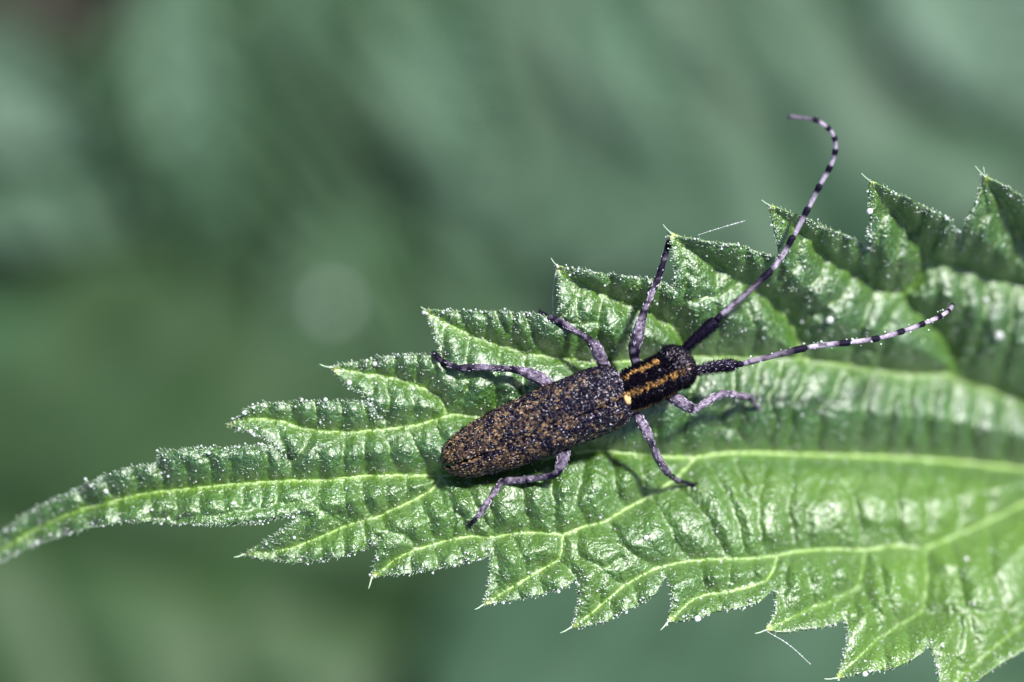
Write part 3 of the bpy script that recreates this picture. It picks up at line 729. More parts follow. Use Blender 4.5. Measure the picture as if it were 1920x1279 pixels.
for Lg in LEGS:
    a = np.array(Lg, float)
    # lower the foot end onto the leaf surface
    n = len(a)
    for i in range(n - 1, n - 8, -1):
        zt = on(a[i, 0], a[i, 1], a[i, 3] / 100 * .9) if inside(np.array([a[i, 0]]), np.array([a[i, 1]]), OUT)[0] else a[i, 2]
        w = max(0, 1 - (n - 1 - i) / 7)
        a[i, 2] = a[i, 2] * (1 - w) + zt * w
    for i in range(n):   # never sink below the surface
        if inside(np.array([a[i, 0]]), np.array([a[i, 1]]), OUT)[0]:
            a[i, 2] = max(a[i, 2], on(a[i, 0], a[i, 1], a[i, 3] / 100 * .8))
    if a[0, 0] == 1235: a[:, 3] *= 1.15
    r = resample(a, 2.2)
    r[:, 3] = np.convolve(np.pad(r[:, 3], 1, mode='edge'), [.25, .5, .25], 'valid')
    C = P(r[:, 0], r[:, 1], r[:, 2])
    V, F = tube(C, r[:, 3] / 100, 12); bag.add(V, F)
    V, F = balls(C[-1:], r[-1:, 3] / 100 * 1.02, 2); bag.add(V, F)
    V, F = balls(C[:1], r[:1, 3] / 100 * 1.02, 2); bag.add(V, F)
    # claws
    for sg in (-1, 1):
        t = C[-1] - C[-4]; t /= np.linalg.norm(t); s_ = np.cross(t, [0, 0, 1])
        cl = np.array([C[-1] - t * .03, C[-1] + t * .05 + s_ * sg * .05, C[-1] + t * .09 + s_ * sg * .055 + np.array([0, 0, -.03])])
        V, F = tube(cl, [.026, .022, .014], 6); bag.add(V, F)
    LC.append((C, r[:, 3] / 100, r[:, 4] * (.72 if a[0, 1] < 730 else 1.0)))
for (x, y, z, rr_) in ((1271, 664, .10, .075), (1281, 703, .03, .075)):
    V, F = balls(P(x, y, z)[None], np.array([rr_]), 2); bag.add(V, F)
tmp = bag.build('tmp', None)
rm = tmp.modifiers.new('r', 'REMESH'); rm.mode = 'VOXEL'; rm.voxel_size = 0.021; rm.use_smooth_shade = True
sm_ = tmp.modifiers.new('s', 'SMOOTH'); sm_.factor = .5; sm_.iterations = 3
dg = bpy.context.evaluated_depsgraph_get()
me = bpy.data.meshes.new_from_object(tmp.evaluated_get(dg))
bpy.data.objects.remove(tmp)
me.name = 'body'; me.materials.clear(); me.materials.append(M['beetle'])
n = len(me.vertices); co = np.empty(n * 3, np.float32); me.vertices.foreach_get('co', co); co = co.reshape(-1, 3).astype(float)
col = np.tile(np.array(BLK), (n, 1))
# local coordinates on the loft for the pronotum stripes
Cs = P(*resample(S, 4)[:, :3].T); SS = resample(S, 4)
bid = np.zeros(n, int); 
for i in range(0, n, 5000):
    bid[i:i + 5000] = ((co[i:i + 5000, None] - Cs[None]) ** 2).sum(-1).argmin(1)
Ts = np.gradient(Cs, axis=0)
FR = [frame(t) for t in Ts]
SD = np.array([f[1] for f in FR])[bid]; UPV = np.array([f[2] for f in FR])[bid]
rel = co - Cs[bid]
th = np.degrees(np.arctan2((rel * SD).sum(1) / (SS[bid, 3] / 100), (rel * UPV).sum(1) / (SS[bid, 4] / 100)))
sx = SS[bid, 0]


def stripe(th, sx):
    """1 where golden hair grows on pronotum and head"""
    nz = (vnoise(sx * .16, th * .09) - .5)
    c = np.exp(-((th + 6 + nz * 10) / 4.2) ** 2)
    l1 = np.exp(-((th + 62 + nz * 20) / 6.5) ** 2)
    l2 = np.exp(-((th - 66 + nz * 6) / 9) ** 2)
    m = np.maximum(c, np.maximum(l1, l2)) * ((sx > 1176) & (sx < 1249))
    m = np.maximum(m, np.exp(-((th - 2) / 16) ** 2) * ((sx >= 1252) & (sx < 1268)) * .6)
    m = np.maximum(m, .30 * (sx > 1269) * np.exp(-((th) / 45) ** 2))
    return m
nearb = np.linalg.norm(rel, axis=1) < SS[bid, 3] / 100 * 1.15
w = np.where(nearb & (sx < 1272), stripe(th, sx), 0)[:, None] * .5
col = col * (1 - w) + np.array(OCH) * w
for C, R, sh in LC:
    bd = np.full(n, 9.0); bi = np.zeros(n, int)
    for i in range(0, n, 5000):
        d = np.sqrt(((co[i:i + 5000, None] - C[None]) ** 2).sum(-1)); bi[i:i + 5000] = d.argmin(1); bd[i:i + 5000] = d.min(1)
    on_leg = (bd < R[bi] * 1.6) & (~nearb | (bd < R[bi] * 1.12))
    m = np.where(on_leg, sh[bi], 0)
    m = np.clip(m + (vnoise(co[:, 0] * 11 + 40, co[:, 1] * 11 + 40) - .55) * 1.3 * on_leg, 0, 1)[:, None]
    col = np.where(on_leg[:, None], np.array(BLK) * (1 - m) + np.array(LIL) * m, col)
col[:, 3] = 1
at = me.attributes.new('col', 'FLOAT_COLOR', 'POINT'); at.data.foreach_set('color', col.astype(np.float32).ravel())
body = bpy.data.objects.new('body', me); COL.objects.link(body); body.parent = beetle
print('body', n, round(time.time() - T0, 1))

# wing cases: two shells over the abdomen
EL = np.array([(0,5,5),(8,18,14),(15,26,20),(28,33,27),(40,38,31),(80,46,37),(130,52,41),(190,55.5,44),(250,56.5,46),(310,56.5,46),(332,55,44.5),(345,51,41.5),(354,45,37.5),(360,38,33),(363,32,29)], float)
E0 = np.array([835, 868]); E1 = np.array([1169.5, 731.5]); EU = (E1 - E0) / np.linalg.norm(E1 - E0)


def ely(s, th):
    """surface point of the wing cases; s px from the tail, th degrees from the seam (+ = right side)"""
    s = np.asarray(s, float); th = np.asarray(th, float)
    c = E0[None] + EU[None] * s[:, None]
    zc = np.interp(s, [0, 60, 200, 363], [-.20, -.12, .01, .10])
    w = np.interp(s, EL[:, 0], EL[:, 1]) / 100; h = np.interp(s, EL[:, 0], EL[:, 2]) / 100
    a = np.radians(th)
    groove = 1 - .07 * np.exp(-(th / 5.5) ** 2) - .02 * np.exp(-((np.abs(th) - 12) / 10) ** 2)
    U3 = np.array([EU[0], -EU[1], .0]); 
    u, sd, up = frame(U3)
    ex = .93
    return P(c[:, 0], c[:, 1], zc) + sd * (np.sign(np.sin(a)) * np.abs(np.sin(a)) ** ex * w)[:, None] + up * (np.sign(np.cos(a)) * np.abs(np.cos(a)) ** ex * h * groove)[:, None]


def ochre_mask(s, th, key=0):
    arc = th / 57.3 * 58
    a = vnoise(s / 7.5 + 5, arc / 6 + 50) * .55 + vnoise(s / 3.6, arc / 3.6 + 20) * .45
    tail = np.interp(s, [0, 120, 200, 290, 363], [.17, .07, .03, -.02, -.09])
    front = np.where((s > 250) & (np.abs(th - 0) > 12) & (th < 0), -.06, 0)
    return a + tail + front


def s0f(thd):
    return 26 * np.clip(1 - thd / 38, 0, 1) ** 1.5 + 9 * np.clip((thd - 60) / 50, 0, 1)


for sg in (-1, 1):
    ns, nt_ = 270, 110
    t = np.linspace(0, 1, ns); v = np.linspace(0, 1, nt_)
    tt, vv = np.meshgrid(t ** 1.15, v, indexing='ij'); tt = tt.ravel(); vv = vv.ravel()
    thd = 1.3 + vv * 103
    thd = thd + 5.0 * np.clip(1 - tt / .22, 0, 1) ** 1.5 * np.clip(1 - vv * 2, 0, 1)
    s0 = 26 * np.clip(1 - thd / 38, 0, 1) ** 1.5 + 9 * np.clip((thd - 60) / 50, 0, 1)
    s1 = 363 - 9 * np.clip((thd - 35) / 60, 0, 1) ** 1.5 - 6 * np.clip(1 - thd / 14, 0, 1)
    s = s0 + tt * (s1 - s0)
    th_ = thd * sg
    V = ely(s, th_)
    i, j = np.meshgrid(np.arange(ns - 1), np.arange(nt_ - 1), indexing='ij')
    F = np.stack([i * nt_ + j, (i + 1) * nt_ + j, (i + 1) * nt_ + j + 1, i * nt_ + j + 1], -1).reshape(-1, 4)
    if sg > 0: F = F[:, ::-1]
    F = F[:, ::-1]
    # punctures: a pitted, uneven surface
    arc = th_ / 57.3 * 58
    pit = voro(s / 7.5 + 3, arc / 7.0 + 70)
    nrm = V - P(*(E0[None] + EU[None] * s[:, None]).T, np.interp(s, [0, 363], [-.18, .1]))
    nrm /= np.linalg.norm(nrm, axis=1)[:, None]
    V = V + nrm * ((np.clip(pit / .5, 0, 1) * .050 + (vnoise(s / 3.2, arc / 3.2 + 4) - .5) * .028 + (vnoise(s / 14, arc / 14 + 9) - .5) * .03) * np.clip(s / 30, .2, 1))[:, None]
    m = np.clip((ochre_mask(s, th_) - .57) / .05, 0, 1)[:, None] * .55
    colr = np.array(BLK) * (1 - m) + np.array((0.11, 0.07, 0.04, 1)) * m
    e = mesh_obj('wing_case', V, F, M['elytra'], beetle, True, {'col': colr})
    so_ = e.modifiers.new('thickness', 'SOLIDIFY'); so_.thickness = 0.03; so_.offset = -1

# hair coat of the wing cases
def coat(n, mat, name, cond, Lr, rr, lift=.35, off=.036, sr=(3, 360)):
    s = rng.uniform(*sr, n); th = rng.uniform(-100, 100, n)
    k = cond(s, th) & (s > s0f(np.abs(th)) + 2) & (np.abs(th) > np.where(s < 90, 5.5, 2.5)); s = s[k]; th = th[k]
    A = ely(s, th); Bk = ely(np.maximum(s - 2, 0), th); S2 = ely(s, th + 2)
    back = Bk - A; back /= np.linalg.norm(back, axis=1)[:, None] + 1e-9
    sdv = S2 - A; sdv /= np.linalg.norm(sdv, axis=1)[:, None] + 1e-9
    nr = np.cross(back, sdv); c0 = P(*(E0[None] + EU[None] * s[:, None]).T, np.interp(s, [0, 363], [-.2, .1]))
    nr *= np.sign((nr * (A - c0)).sum(1))[:, None]
    m = len(s)
    dv = back + sdv * rng.normal(size=m)[:, None] * .45 + nr * rng.uniform(lift * .4, lift * 1.6, m)[:, None]
    V, F = hairs(A + nr * off, dv, rng.uniform(*Lr, m), rng.uniform(*rr, m), bend=-nr * .15)
    return tag(mesh_obj(name, V, F, mat, beetle), kind='stuff')


coat(20000, M['ochre'], 'ochre_hairs', lambda s, th: (ochre_mask(s, th) + rng.normal(size=len(s)) * .03 > .59), (.06, .11), (.008, .013), .45, off=.046)
coat(9000, M['black_hair'], 'black_hairs', lambda s, th: rng.random(len(s)) < .9, (.06, .13), (.005, .008), .9)
coat(15000, M['grey_hair'], 'grey_glint_hairs', lambda s, th: (rng.random(len(s)) < np.interp(s, [0, 200, 300, 363], [.05, .05, .14, .26])) , (.025, .055), (.008, .013), .5, off=.058)  # pale hairs standing in for lilac glints, denser toward the front

s_ = rng.uniform(14, 358, 2600); th_ = rng.uniform(-88, 88, 2600)  # glossy beads added to catch pinpoint glints, no real part of the wing cases
k = (ochre_mask(s_, th_) < .62) & (s_ > s0f(np.abs(th_)) + 3) & (np.abs(th_) > 4) & (rng.random(2600) < np.interp(s_, [0, 200, 300, 360], [.5, .6, 1, 1]))
A = ely(s_[k], th_[k]); c0 = P(*(E0[None] + EU[None] * s_[k][:, None]).T, np.interp(s_[k], [0, 363], [-.2, .1]))
nr_ = A - c0; nr_ /= np.linalg.norm(nr_, axis=1)[:, None]
V, F = balls(A + nr_ * .056, rng.uniform(.016, .034, len(A)), 2)
tag(mesh_obj('wing_case_glint_beads', V, F, M['glint_bead'], beetle), kind='stuff')

# golden stripes and black fur of pronotum and head
def body_pts(n, x0, x1):
    sxx = rng.uniform(x0, x1, n); th = rng.uniform(-110, 110, n)
    st = np.stack([np.interp(sxx, SS[:, 0], SS[:, k]) for k in range(5)], -1)
    C = P(st[:, 0], st[:, 1], st[:, 2])
    u, sd, up = frame(P(1286, 677, .1) - P(1177, 729, .1))
    ix = np.clip(np.round(np.interp(sxx, SS[:, 0], np.arange(len(SS)))).astype(int), 0, len(SS) - 1)
    sdl = np.array([f[1] for f in FR])[ix]; upl = np.array([f[2] for f in FR])[ix]
    a = np.radians(th); ex = .92
    off = sdl * (np.sign(np.sin(a)) * np.abs(np.sin(a)) ** ex * st[:, 3] / 100)[:, None] + upl * (np.sign(np.cos(a)) * np.abs(np.cos(a)) ** ex * st[:, 4] / 100)[:, None]
    nr = off / np.linalg.norm(off, axis=1)[:, None]
    return sxx, th, C + off * .985, nr, u, sd, up


A_ = body_pts(12000, 1174, 1258); B_ = body_pts(9000, 1256, 1282)
sxx, th, R0, nr = [np.concatenate([a, b]) for a, b in zip(A_[:4], B_[:4])]; u, sd, up = A_[4:]
mk = stripe(th, sxx)
head = sxx > 1258
k = rng.random(len(mk)) < mk * 1.3 - .4
side = np.cross(nr, u)
dv = u * np.where(head, .5, -.5)[:, None] + side * rng.normal(size=len(mk))[:, None] * .55 + nr * rng.uniform(.3, .9, len(mk))[:, None]
V, F = hairs(R0[k], dv[k], rng.uniform(.06, .12, k.sum()), rng.uniform(.009, .014, k.sum()))
tag(mesh_obj('golden_hairs', V, F, M['ochre_bright'], beetle), kind='stuff')
k2 = (~k) & (rng.random(len(mk)) < np.where(head, 1.0, .5))
V, F = hairs(R0[k2], dv[k2] + nr[k2] * .4, rng.uniform(.06, .13, k2.sum()) * np.where(head[k2], 1.35, 1.0), rng.uniform(.006, .009, k2.sum()))
tag(mesh_obj('thorax_fur', V, F, M['black_hair'], beetle), kind='stuff')
k3 = (~k) & (rng.random(len(mk)) < np.where(sxx > 1264, .35, .13))
V, F = hairs(R0[k3] + nr[k3] * np.where(head[k3], .03, 0)[:, None], dv[k3], rng.uniform(.03, .06, k3.sum()) * np.where(head[k3], 1.5, 1.0), rng.uniform(.006, .009, k3.sum()))
tag(mesh_obj('silver_glint_hairs', V, F, M['grey_hair'], beetle), kind='stuff')  # pale hairs whose light tone also paints lilac sparkle on the black

# scutellum: small cream shield between pronotum and wing cases
V0, F0 = ICO[3]
u, sd, up = frame(np.array([EU[0], -EU[1], 0]))
V = V0[:, :1] * u * .07 + V0[:, 1:2] * sd * .10 + V0[:, 2:] * up * .06
V = V * (1 + .06 * np.sin(V0[:, :1] * 9))
M['cream'] = flat_mat('cream_scutellum', (0.55, 0.33, 0.13), .5, .3, (14.0, (0.72, 0.50, 0.26)))
o = mesh_obj('scutellum', V + P(1171, 739, .10) + up * .40, F0, M['cream'], beetle)

# eyes
for (px, py, z, a1) in ((1262, 659, .20, 0), (1275, 715, .06, 0)):
    c = P(px, py, z)
    V = V0[:, :1] * u * .07 + V0[:, 1:2] * sd * .05 + V0[:, 2:] * up * .09
    o = mesh_obj('eye', V + c, F0, M['eye'], beetle)
# mandibles pointing down and forward
for sg in (-1, 1):
    a = P(1285, 680, -.15) + sd * sg * .12
    cpts = np.array([a, a + u * .14 + up * -.12, a + u * .17 + up * -.27 - sd * sg * .08])
    V, F = tube(cpts, [.07, .055, .015], 8); mesh_obj('mandible', V, F, M['eye'], beetle)

# antennae: scape (with pedicel) carrying ten or more banded segments
ANT = [([(1272,664),(1298,641),(1322,620),(1343,600)], [(1352,591),(1447,506),(1488,442),(1516,389),(1538,346),(1557,311),(1566,280),(1563,256),(1549,238),(1523,224),(1478,219)],
        [.10, .14, .25, .35, .50, .62, .75, .88, 1.0, 1.15, 1.3, 1.6, 2.3], 0),
       ([(1281,704),(1318,692),(1348,686),(1380,684)], [(1393,682),(1513,652),(1595,642),(1649,634),(1696,620),(1734,606),(1765,592),(1779,582),(1786,572)],
        [.02, .05, .08, .10, .05, .0, -.15, -.35, -.6, -.9, -1.2], 1)]
for base, jts, zz, which in ANT:
    sc = np.array([(x, y, z) for (x, y), z in zip(base, np.linspace(.06, .22 if which == 0 else .10, 4))])
    l = smooth_line(sc, 3, 2)
    rr = np.interp(np.linspace(0, 1, len(l)), [0, .08, .2, .5, .8, .95, 1], [.055, .06, .072, .10, .118, .108, .065])
    bag = Bag(); V, F = tube(P(*l.T), rr, 12); bag.add(V, F, np.array(BLK))
    e = l[-1]; j0 = jts[0]
    z0 = zz[0] + .1 if which == 0 else zz[0] + .06
    pd = np.array([(e[0], e[1], e[2]), ((e[0] + j0[0]) / 2, (e[1] + j0[1]) / 2, (e[2] + z0) / 2), (j0[0], j0[1], z0)])
    V, F = tube(P(*resample(pd, 1.5).T), np.interp(np.linspace(0, 1, len(resample(pd, 1.5))), [0, .3, .5, .8, 1], [.05, .065, .06, .068, .05]), 10); bag.add(V, F, np.array(BLK))
    ant = bag.build('antenna', M['antenna'], beetle)
    # fur on the scape
    c = P(*l.T); i = rng.integers(0, len(l), 700); tg_ = np.gradient(c, axis=0); tg_ /= np.linalg.norm(tg_, axis=1)[:, None]
    rv = rng.normal(size=(700, 3)); rv -= tg_[i] * (rv * tg_[i]).sum(1)[:, None]; rv /= np.linalg.norm(rv, axis=1)[:, None]
    V, F = hairs(c[i] + rv * rr[i][:, None] * .9, rv + tg_[i] * .9, rng.uniform(.04, .10, 700), rng.uniform(.004, .007, 700))
    tag(mesh_obj('scape_fur', V, F, M['black_hair'], ant), kind='stuff')
    i = rng.integers(0, len(l), 160); rv2 = rng.normal(size=(160, 3)); rv2[:, 2] = abs(rv2[:, 2]); rv2 -= tg_[i] * (rv2 * tg_[i]).sum(1)[:, None]; rv2 /= np.linalg.norm(rv2, axis=1)[:, None]
    V, F = hairs(c[i] + rv2 * rr[i][:, None] * .95, rv2 * .3 + tg_[i], rng.uniform(.02, .04, 160), rng.uniform(.003, .005, 160))
    if which == 1: tag(mesh_obj('silver_glint_hairs', V, F, M['grey_hair'], ant), kind='stuff')
    # smooth curve through the joints
    J = np.array([(x, y, z) for (x, y), z in zip(jts, [z0] + [z + (.12 if which == 0 else .05) for z in zz[1:len(jts)]])])
    def cr(i, t):
        p0, p1, p2, p3 = J[max(i - 1, 0)], J[i], J[i + 1], J[min(i + 2, len(J) - 1)]
        return .5 * ((2 * p1) + (-p0 + p2) * t + (2 * p0 - 5 * p1 + 4 * p2 - p3) * t * t + (-p0 + 3 * p1 - 3 * p2 + p3) * t ** 3)
    r_a, r_b = (.057, .038)
    for i in range(len(J) - 1):
        t = np.linspace(0, 1, 22)
        pts = np.array([cr(i, x) for x in t]); C = P(*pts.T)
        g0 = r_a + (r_b - r_a) * i / (len(J) - 1)
        prof = np.interp(t, [0, .03, .12, .6, .85, .95, 1], [.6, .85, .92, 1.0, 1.22, 1.22, .7])
        V, F = tube(C, g0 * prof * (1 if i else np.interp(t, [0, .5], [1.18, 1.0])), 10)
        dk = np.interp(t, [0, .50, .64, .70, 1], [.0, .15, .65, 1, 1])
        if i == 0: dk = np.interp(t, [0, .04, .4, .7, .8, 1], [.35, .4, .6, .8, 1, 1])
        if which == 0 and i == len(J) - 2: dk = np.full(22, .75)
        lc = np.array((0.46, 0.39, 0.51, 1)); cl = lc * (1 - dk[:, None]) + np.array(BLK) * dk[:, None]
        cl = np.vstack([np.repeat(cl, 10, 0), cl[:1], cl[-1:]])
        # dark mottling along the upper side of the longer segments
        nzv = vnoise(V[:, 0] * 16 + 60, V[:, 1] * 16 + 60)
        mm = (np.clip((nzv - .55) / .1, 0, 1) * (.75 if i < 2 else .35))[:, None]
        cl = cl * (1 - mm) + np.array(BLK) * mm; cl[:, 3] = 1
        b_ = Bag(); b_.add(V, F, cl); b_.build('antenna_segment', M['antenna'], ant)
        if i < 3:   # short bristles
            m = 60; k_ = rng.integers(0, 22, m); tg_ = np.gradient(C, axis=0); tg_ /= np.linalg.norm(tg_, axis=1)[:, None]
# dew on the lower antenna and on the beetle
dd = Bag()
J = np.array(ANT[1][1], float); l = resample(J, 3)
i = rng.integers(0, len(l), 110)
zz = np.interp(l[:, 0], J[:, 0], [.08, .10, .13, .15, .10, .05, -.10, -.30, -.55])
rb = rng.gamma(3, .0032, 110) + .004
C = P(l[i, 0] + rng.normal(size=110) * 4.5, l[i, 1] + rng.normal(size=110) * 5, zz[i] + .02)
V, F = balls(C, rb, 2); dd.add(V, F)
s = rng.uniform(5, 355, 420); th = rng.uniform(-85, 85, 420)
kk = s > 40; s = s[kk]; th = th[kk]
V, F = balls(ely(s, th) + np.array([0, 0, .012]), rng.gamma(3, .0028, len(s)) + .004, 1); dd.add(V, F)
tag(dd.build('beetle_dew', M['dew']), 'tiny dew beads clinging to the beetle wing cases and its lower antenna', 'dew', kind='stuff')

# leg hairs
bag = Bag()
for C, R, sh in LC:
    m = 420; i = rng.integers(2, len(C) - 1, m); tg_ = np.gradient(C, axis=0); tg_ /= np.linalg.norm(tg_, axis=1)[:, None]
    rv = rng.normal(size=(m, 3)); rv -= tg_[i] * (rv * tg_[i]).sum(1)[:, None]; rv /= np.linalg.norm(rv, axis=1)[:, None]
    k = rng.random(m) < sh[i] * .5
    V, F = hairs((C[i] + rv * R[i][:, None] * .97)[k], (rv * .25 + tg_[i])[k], rng.uniform(.03, .07, k.sum()), rng.uniform(.005, .008, k.sum())); bag.add(V, F)
tag(bag.build('leg_hairs', M['grey_hair'], beetle), kind='stuff')
print('beetle', round(time.time() - T0, 1))

# ------------------------------------------------------------------ what lies far below: nettle leaves and the ground
ground = mesh_obj('ground', np.array([(-400, -400, -74), (400, -400, -74), (400, 400, -74), (-400, 400, -74)]), np.array([[0, 1, 2, 3]]), M['soil'])
tag(ground, kind='structure')
FARM = [leaf_material('far_leaf_mid', (0.019, 0.054, 0.021), (0.038, 0.088, 0.041), (0.026, 0.070, 0.018), .12, True, .3),
        leaf_material('far_leaf_sky_sheen', (0.026, 0.068, 0.034), (0.060, 0.116, 0.076), (0.030, 0.080, 0.022), .12, True, .3),  # bluish tone puts the sky sheen into the base colour
        leaf_material('far_leaf_olive', (0.016, 0.044, 0.012), (0.032, 0.070, 0.023), (0.028, 0.070, 0.014), .12, True, .2)]


def far_leaf(base, tip, z0, z1, W, mat, nv=9, fold=.25, quilt=.9, droop=2.0, name='nettle_leaf', parent=None, tilt=0.0):
    """base, tip in photo pixels of the picture plane; W half width (units)"""
    A = P(base[0], base[1], z0); Bp = P(tip[0], tip[1], z1)
    Lx = Bp - A; Ln = np.linalg.norm(Lx); U = Lx / Ln
    S_ = np.cross([0, 0, 1.0], U); S_ /= np.linalg.norm(S_); Zn = np.cross(U, S_)
    nu, nw = 150, 61
    u_, v_ = np.meshgrid(np.linspace(0, 1, nu), np.linspace(-1, 1, nw), indexing='ij'); u_ = u_.ravel(); v_ = v_.ravel()
    wp = np.sin(np.pi * np.clip(u_, 0, 1) ** .62) ** .8 * (1 - .15 * u_)
    saw = ((u_ * nv * 1.6 - .3) % 1.0)
    w = W * wp * (1 - .14 * saw * np.clip((np.abs(v_) - .5) / .5, 0, 1))
    x = u_ * Ln; y = v_ * w
    ph = (u_ * Ln - np.abs(y) * (1.0 + .3 * np.sin(x * .21 + W)) + 2.2 * vnoise(x * .12 + W, y * .12)) / (Ln / nv)
    av = np.abs(v_)
    q = np.abs(np.sin(np.pi * ph)) ** .7 * np.clip(av * 5, 0, 1) * np.clip(wp * 3, 0, 1)
    z = quilt * q + fold * np.abs(y) - droop * (2 * u_ - 1) ** 2 - .035 * fold * y ** 2 + tilt * y
    z += (vnoise(x * .35 + W, y * .35 + 20) - .5) * .9
    V = A + U * x[:, None] + S_ * y[:, None] + Zn * z[:, None]
    i, j = np.meshgrid(np.arange(nu - 1), np.arange(nw - 1), indexing='ij')
    F = np.stack([i * nw + j, (i + 1) * nw + j, (i + 1) * nw + j + 1, i * nw + j + 1], -1).reshape(-1, 4)
    vein = np.maximum(np.exp(-(y / (W * .03)) ** 2), (1 - q) ** 3 * .6)
    o = mesh_obj(name, V, F, mat, parent, True, {'vein': np.clip(vein, 0, 1), 'tip': np.zeros(len(V))})
    return o


FAR = [  # base, tip, z0, z1, half width, material, veins, fold, quilt, droop, tilt, label
 ((480,-420),(2900,-20),-57,-54,19,1,10,.10,1.0,2.0,0.0,'broad out-of-focus mint green leaf with slanting folds behind the upper right'),
 ((-450,900),(1250,1330),-58,-54,14,2,6,.10,1.0,2.5,0.0,'out-of-focus olive green leaf below the narrow leaf tip, lower left'),
 ((800,1560),(2500,1200),-50,-53,14,1,7,.10,1.0,2.0,0.0,'out-of-focus pale mint leaf at the bottom right behind the lower teeth'),
 ((450,-120),(500,640),-55,-57,6.0,0,7,.25,1.2,2.5,0.0,'out-of-focus upright leaf behind the upper left, with a dark green midline'),
 ((-300,250),(390,390),-55,-56,3.8,1,6,.15,1.0,2.0,0.0,'out-of-focus bluish leaf at the left edge near the top corner'),
 ((1350,600),(-250,330),-59,-59,9,1,8,.10,1.2,2.5,0.0,'out-of-focus mid green leaf across the left middle, behind the beetle leaf'),
 ((-300,560),(520,800),-62,-62,11,0,6,.15,1.0,2.0,0.0,'out-of-focus green leaf at the left edge below the middle'),
 ((1100,900),(560,1500),-64,-62,13,0,7,.10,1.0,2.0,0.0,'out-of-focus deep green leaf low under the centre of the photo'),
 ((-600,520),(1150,760),-62,-62,13,0,7,.10,1.2,2.0,0.0,'lowest out-of-focus leaf, filling the left middle behind the others'),
 ((960,-260),(640,900),-57,-57,9,0,7,.10,1.2,2.0,0.0,'out-of-focus green leaf behind the upper centre, running down to the left'),
 ((2300,500),(2050,1600),-60,-60,12,0,7,.12,1.0,2.0,0.0,'out-of-focus green leaf low under the right edge')]
for (bs, tp, z0, z1, W, mi, nv, fo, qu, dr, ti, lab) in FAR:
    o = far_leaf(bs, tp, z0, z1, W, FARM[mi], nv, fo, qu, dr, tilt=ti)
    tag(o, lab, 'leaf', 'out-of-focus nettle leaves far below')
FARM += [leaf_material('narrow_leaf_pale', (0.050, 0.104, 0.064), (0.082, 0.150, 0.104), (0.05, 0.11, 0.045), .12, True, .3),
         leaf_material('narrow_leaf_dark', (0.022, 0.062, 0.024), (0.032, 0.084, 0.034), (0.03, 0.08, 0.02), .12, True, .1)]
FARM += [leaf_material('narrow_leaf_bright', (0.085, 0.15, 0.11), (0.13, 0.20, 0.155), (0.06, 0.13, 0.05), .12, True, .3)]
NARROW = [
 ((320,-80),(400,560),-50,-53,1.7,3,'narrow pale leaf, a blurred upright streak behind the upper left'),
 ((590,-90),(620,300),-51,-53,1.9,3,'narrow pale leaf, a blurred streak at the top edge left of centre'),
 ((740,20),(980,460),-50,-53,2.2,3,'narrow pale leaf, a blurred slanting streak above the beetle leaf, near the middle'),
 ((1090,-20),(1380,360),-50,-52,2.2,3,'narrow pale leaf, a blurred slanting streak left of the curled antenna'),
 ((1330,-60),(1640,330),-51,-52,1.7,3,'narrow pale leaf, a blurred slanting streak right of the curled antenna'),
 ((-160,90),(200,300),-50,-52,2.2,5,'narrow pale leaf, the blurred light patch at the left edge near the top'),
 ((1740,-120),(1990,260),-50,-51,3.6,5,'narrow pale leaf, the blurred light patch in the top right corner'),
 ((660,420),(520,820),-51,-53,2.0,0,'narrow pale leaf, a blurred streak left of the beetle leaf teeth'),
 ((860,1170),(1340,1290),-51,-52,2.2,3,'narrow pale leaf, the blurred light streak below the lower teeth'),
 ((430,90),(485,470),-52,-54,2.0,4,'narrow dark leaf, the blurred dark streak in the upper left'),
 ((-60,240),(110,440),-52,-54,2.4,4,'narrow dark leaf, the blurred dark patch at the left edge'),
 ((1230,-120),(1530,300),-53,-54,1.9,4,'narrow dark leaf, the blurred dark band running down to the curled antenna tip'),
 ((1600,20),(1880,420),-53,-54,1.7,4,'narrow dark leaf, the blurred dark band in the upper right'),
 ((440,-60),(600,150),-53,-54,2.4,4,'narrow dark leaf, the blurred dark green patch at the top edge'),
 ((960,110),(1180,420),-53,-54,1.6,4,'narrow dark leaf, the blurred dark band above the beetle'),
 ((-80,1080),(330,1150),-54,-54,2.2,4,'narrow dark leaf, the blurred dark patch below the leaf tip'),
 ((1330,1340),(1480,1190),-52,-53,1.5,4,'narrow dark leaf, the blurred dark patch at the bottom under the silk thread')]
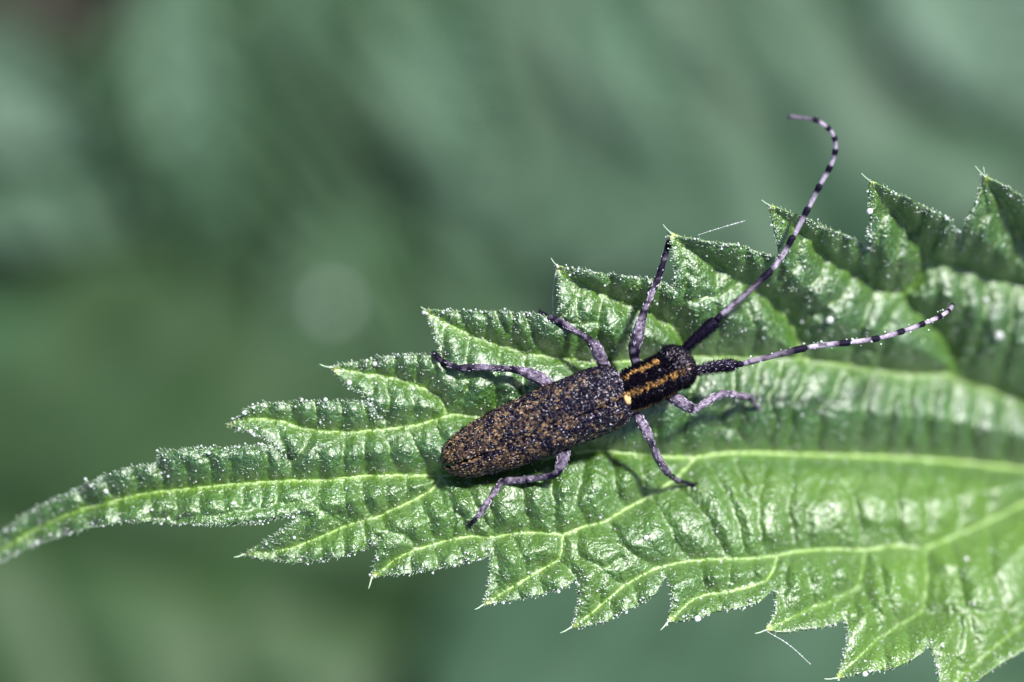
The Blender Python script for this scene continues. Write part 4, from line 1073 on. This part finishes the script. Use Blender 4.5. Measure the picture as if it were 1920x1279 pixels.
for (bs, tp, z0, z1, W, mi, lab) in NARROW:
    tag(far_leaf(bs, tp, z0 - 3.5, z1 - 3, W, FARM[mi], 7, .3, .3, 2.0, name='narrow_leaf'), lab, 'leaf', 'narrow out-of-focus leaves far below')
# low undergrowth: a mass of small leaves over the soil
ub = Bag(); n = 16000
cx = rng.uniform(-120, 120, n); cy = rng.uniform(-90, 130, n); cz = rng.uniform(-71, -58, n)
kp = ~((cx < -11.5) & (cy > 9.5) & (cx > -34) & (rng.random(n) < .9))
cx, cy, cz = cx[kp], cy[kp], cz[kp]; n = len(cx)
an = rng.uniform(0, 6.28, n); Ls = rng.uniform(3, 8, n); tl = rng.uniform(-.5, .5, n)
prof = np.array([(0, 0, 0), (.3, .28, .08), (.65, .22, .06), (1, 0, -.12), (.65, -.22, .06), (.3, -.28, .08), (.45, 0, -.02)])
V = np.zeros((n, 7, 3))
lx = prof[None, :, 0] * Ls[:, None]; ly = prof[None, :, 1] * Ls[:, None]; lz = prof[None, :, 2] * Ls[:, None] + lx * tl[:, None]
V[..., 0] = cx[:, None] + lx * np.cos(an)[:, None] - ly * np.sin(an)[:, None]
V[..., 1] = cy[:, None] + lx * np.sin(an)[:, None] + ly * np.cos(an)[:, None]
V[..., 2] = cz[:, None] + lz
f = np.array([[6, 0, 5], [6, 5, 4], [6, 4, 3], [6, 3, 2], [6, 2, 1], [6, 1, 0]])
F = (f[None] + (np.arange(n) * 7)[:, None, None]).reshape(-1, 3)
M['under'] = flat_mat('undergrowth_green', (0.030, 0.075, 0.030), .6, .3, (.1, (0.05, 0.11, 0.05)))
tag(mesh_obj('undergrowth', V.reshape(-1, 3), F, M['under']), 'mass of small green leaves over the dark soil far below', 'undergrowth', kind='stuff')
o = mesh_obj('dew_drop', balls(np.zeros((1, 3)), np.array([.27]), 3, .8)[0], ICO[3][1], M['drop'])
o.location = P(622, 570, -52.0)
tag(o, 'out-of-focus drop showing as a faint round glow left of the leaf, below the middle', 'dew drop', 'larger dew drops on the leaf')
print('fstop', cam.dof.aperture_fstop, 'total', round(time.time() - T0, 1))
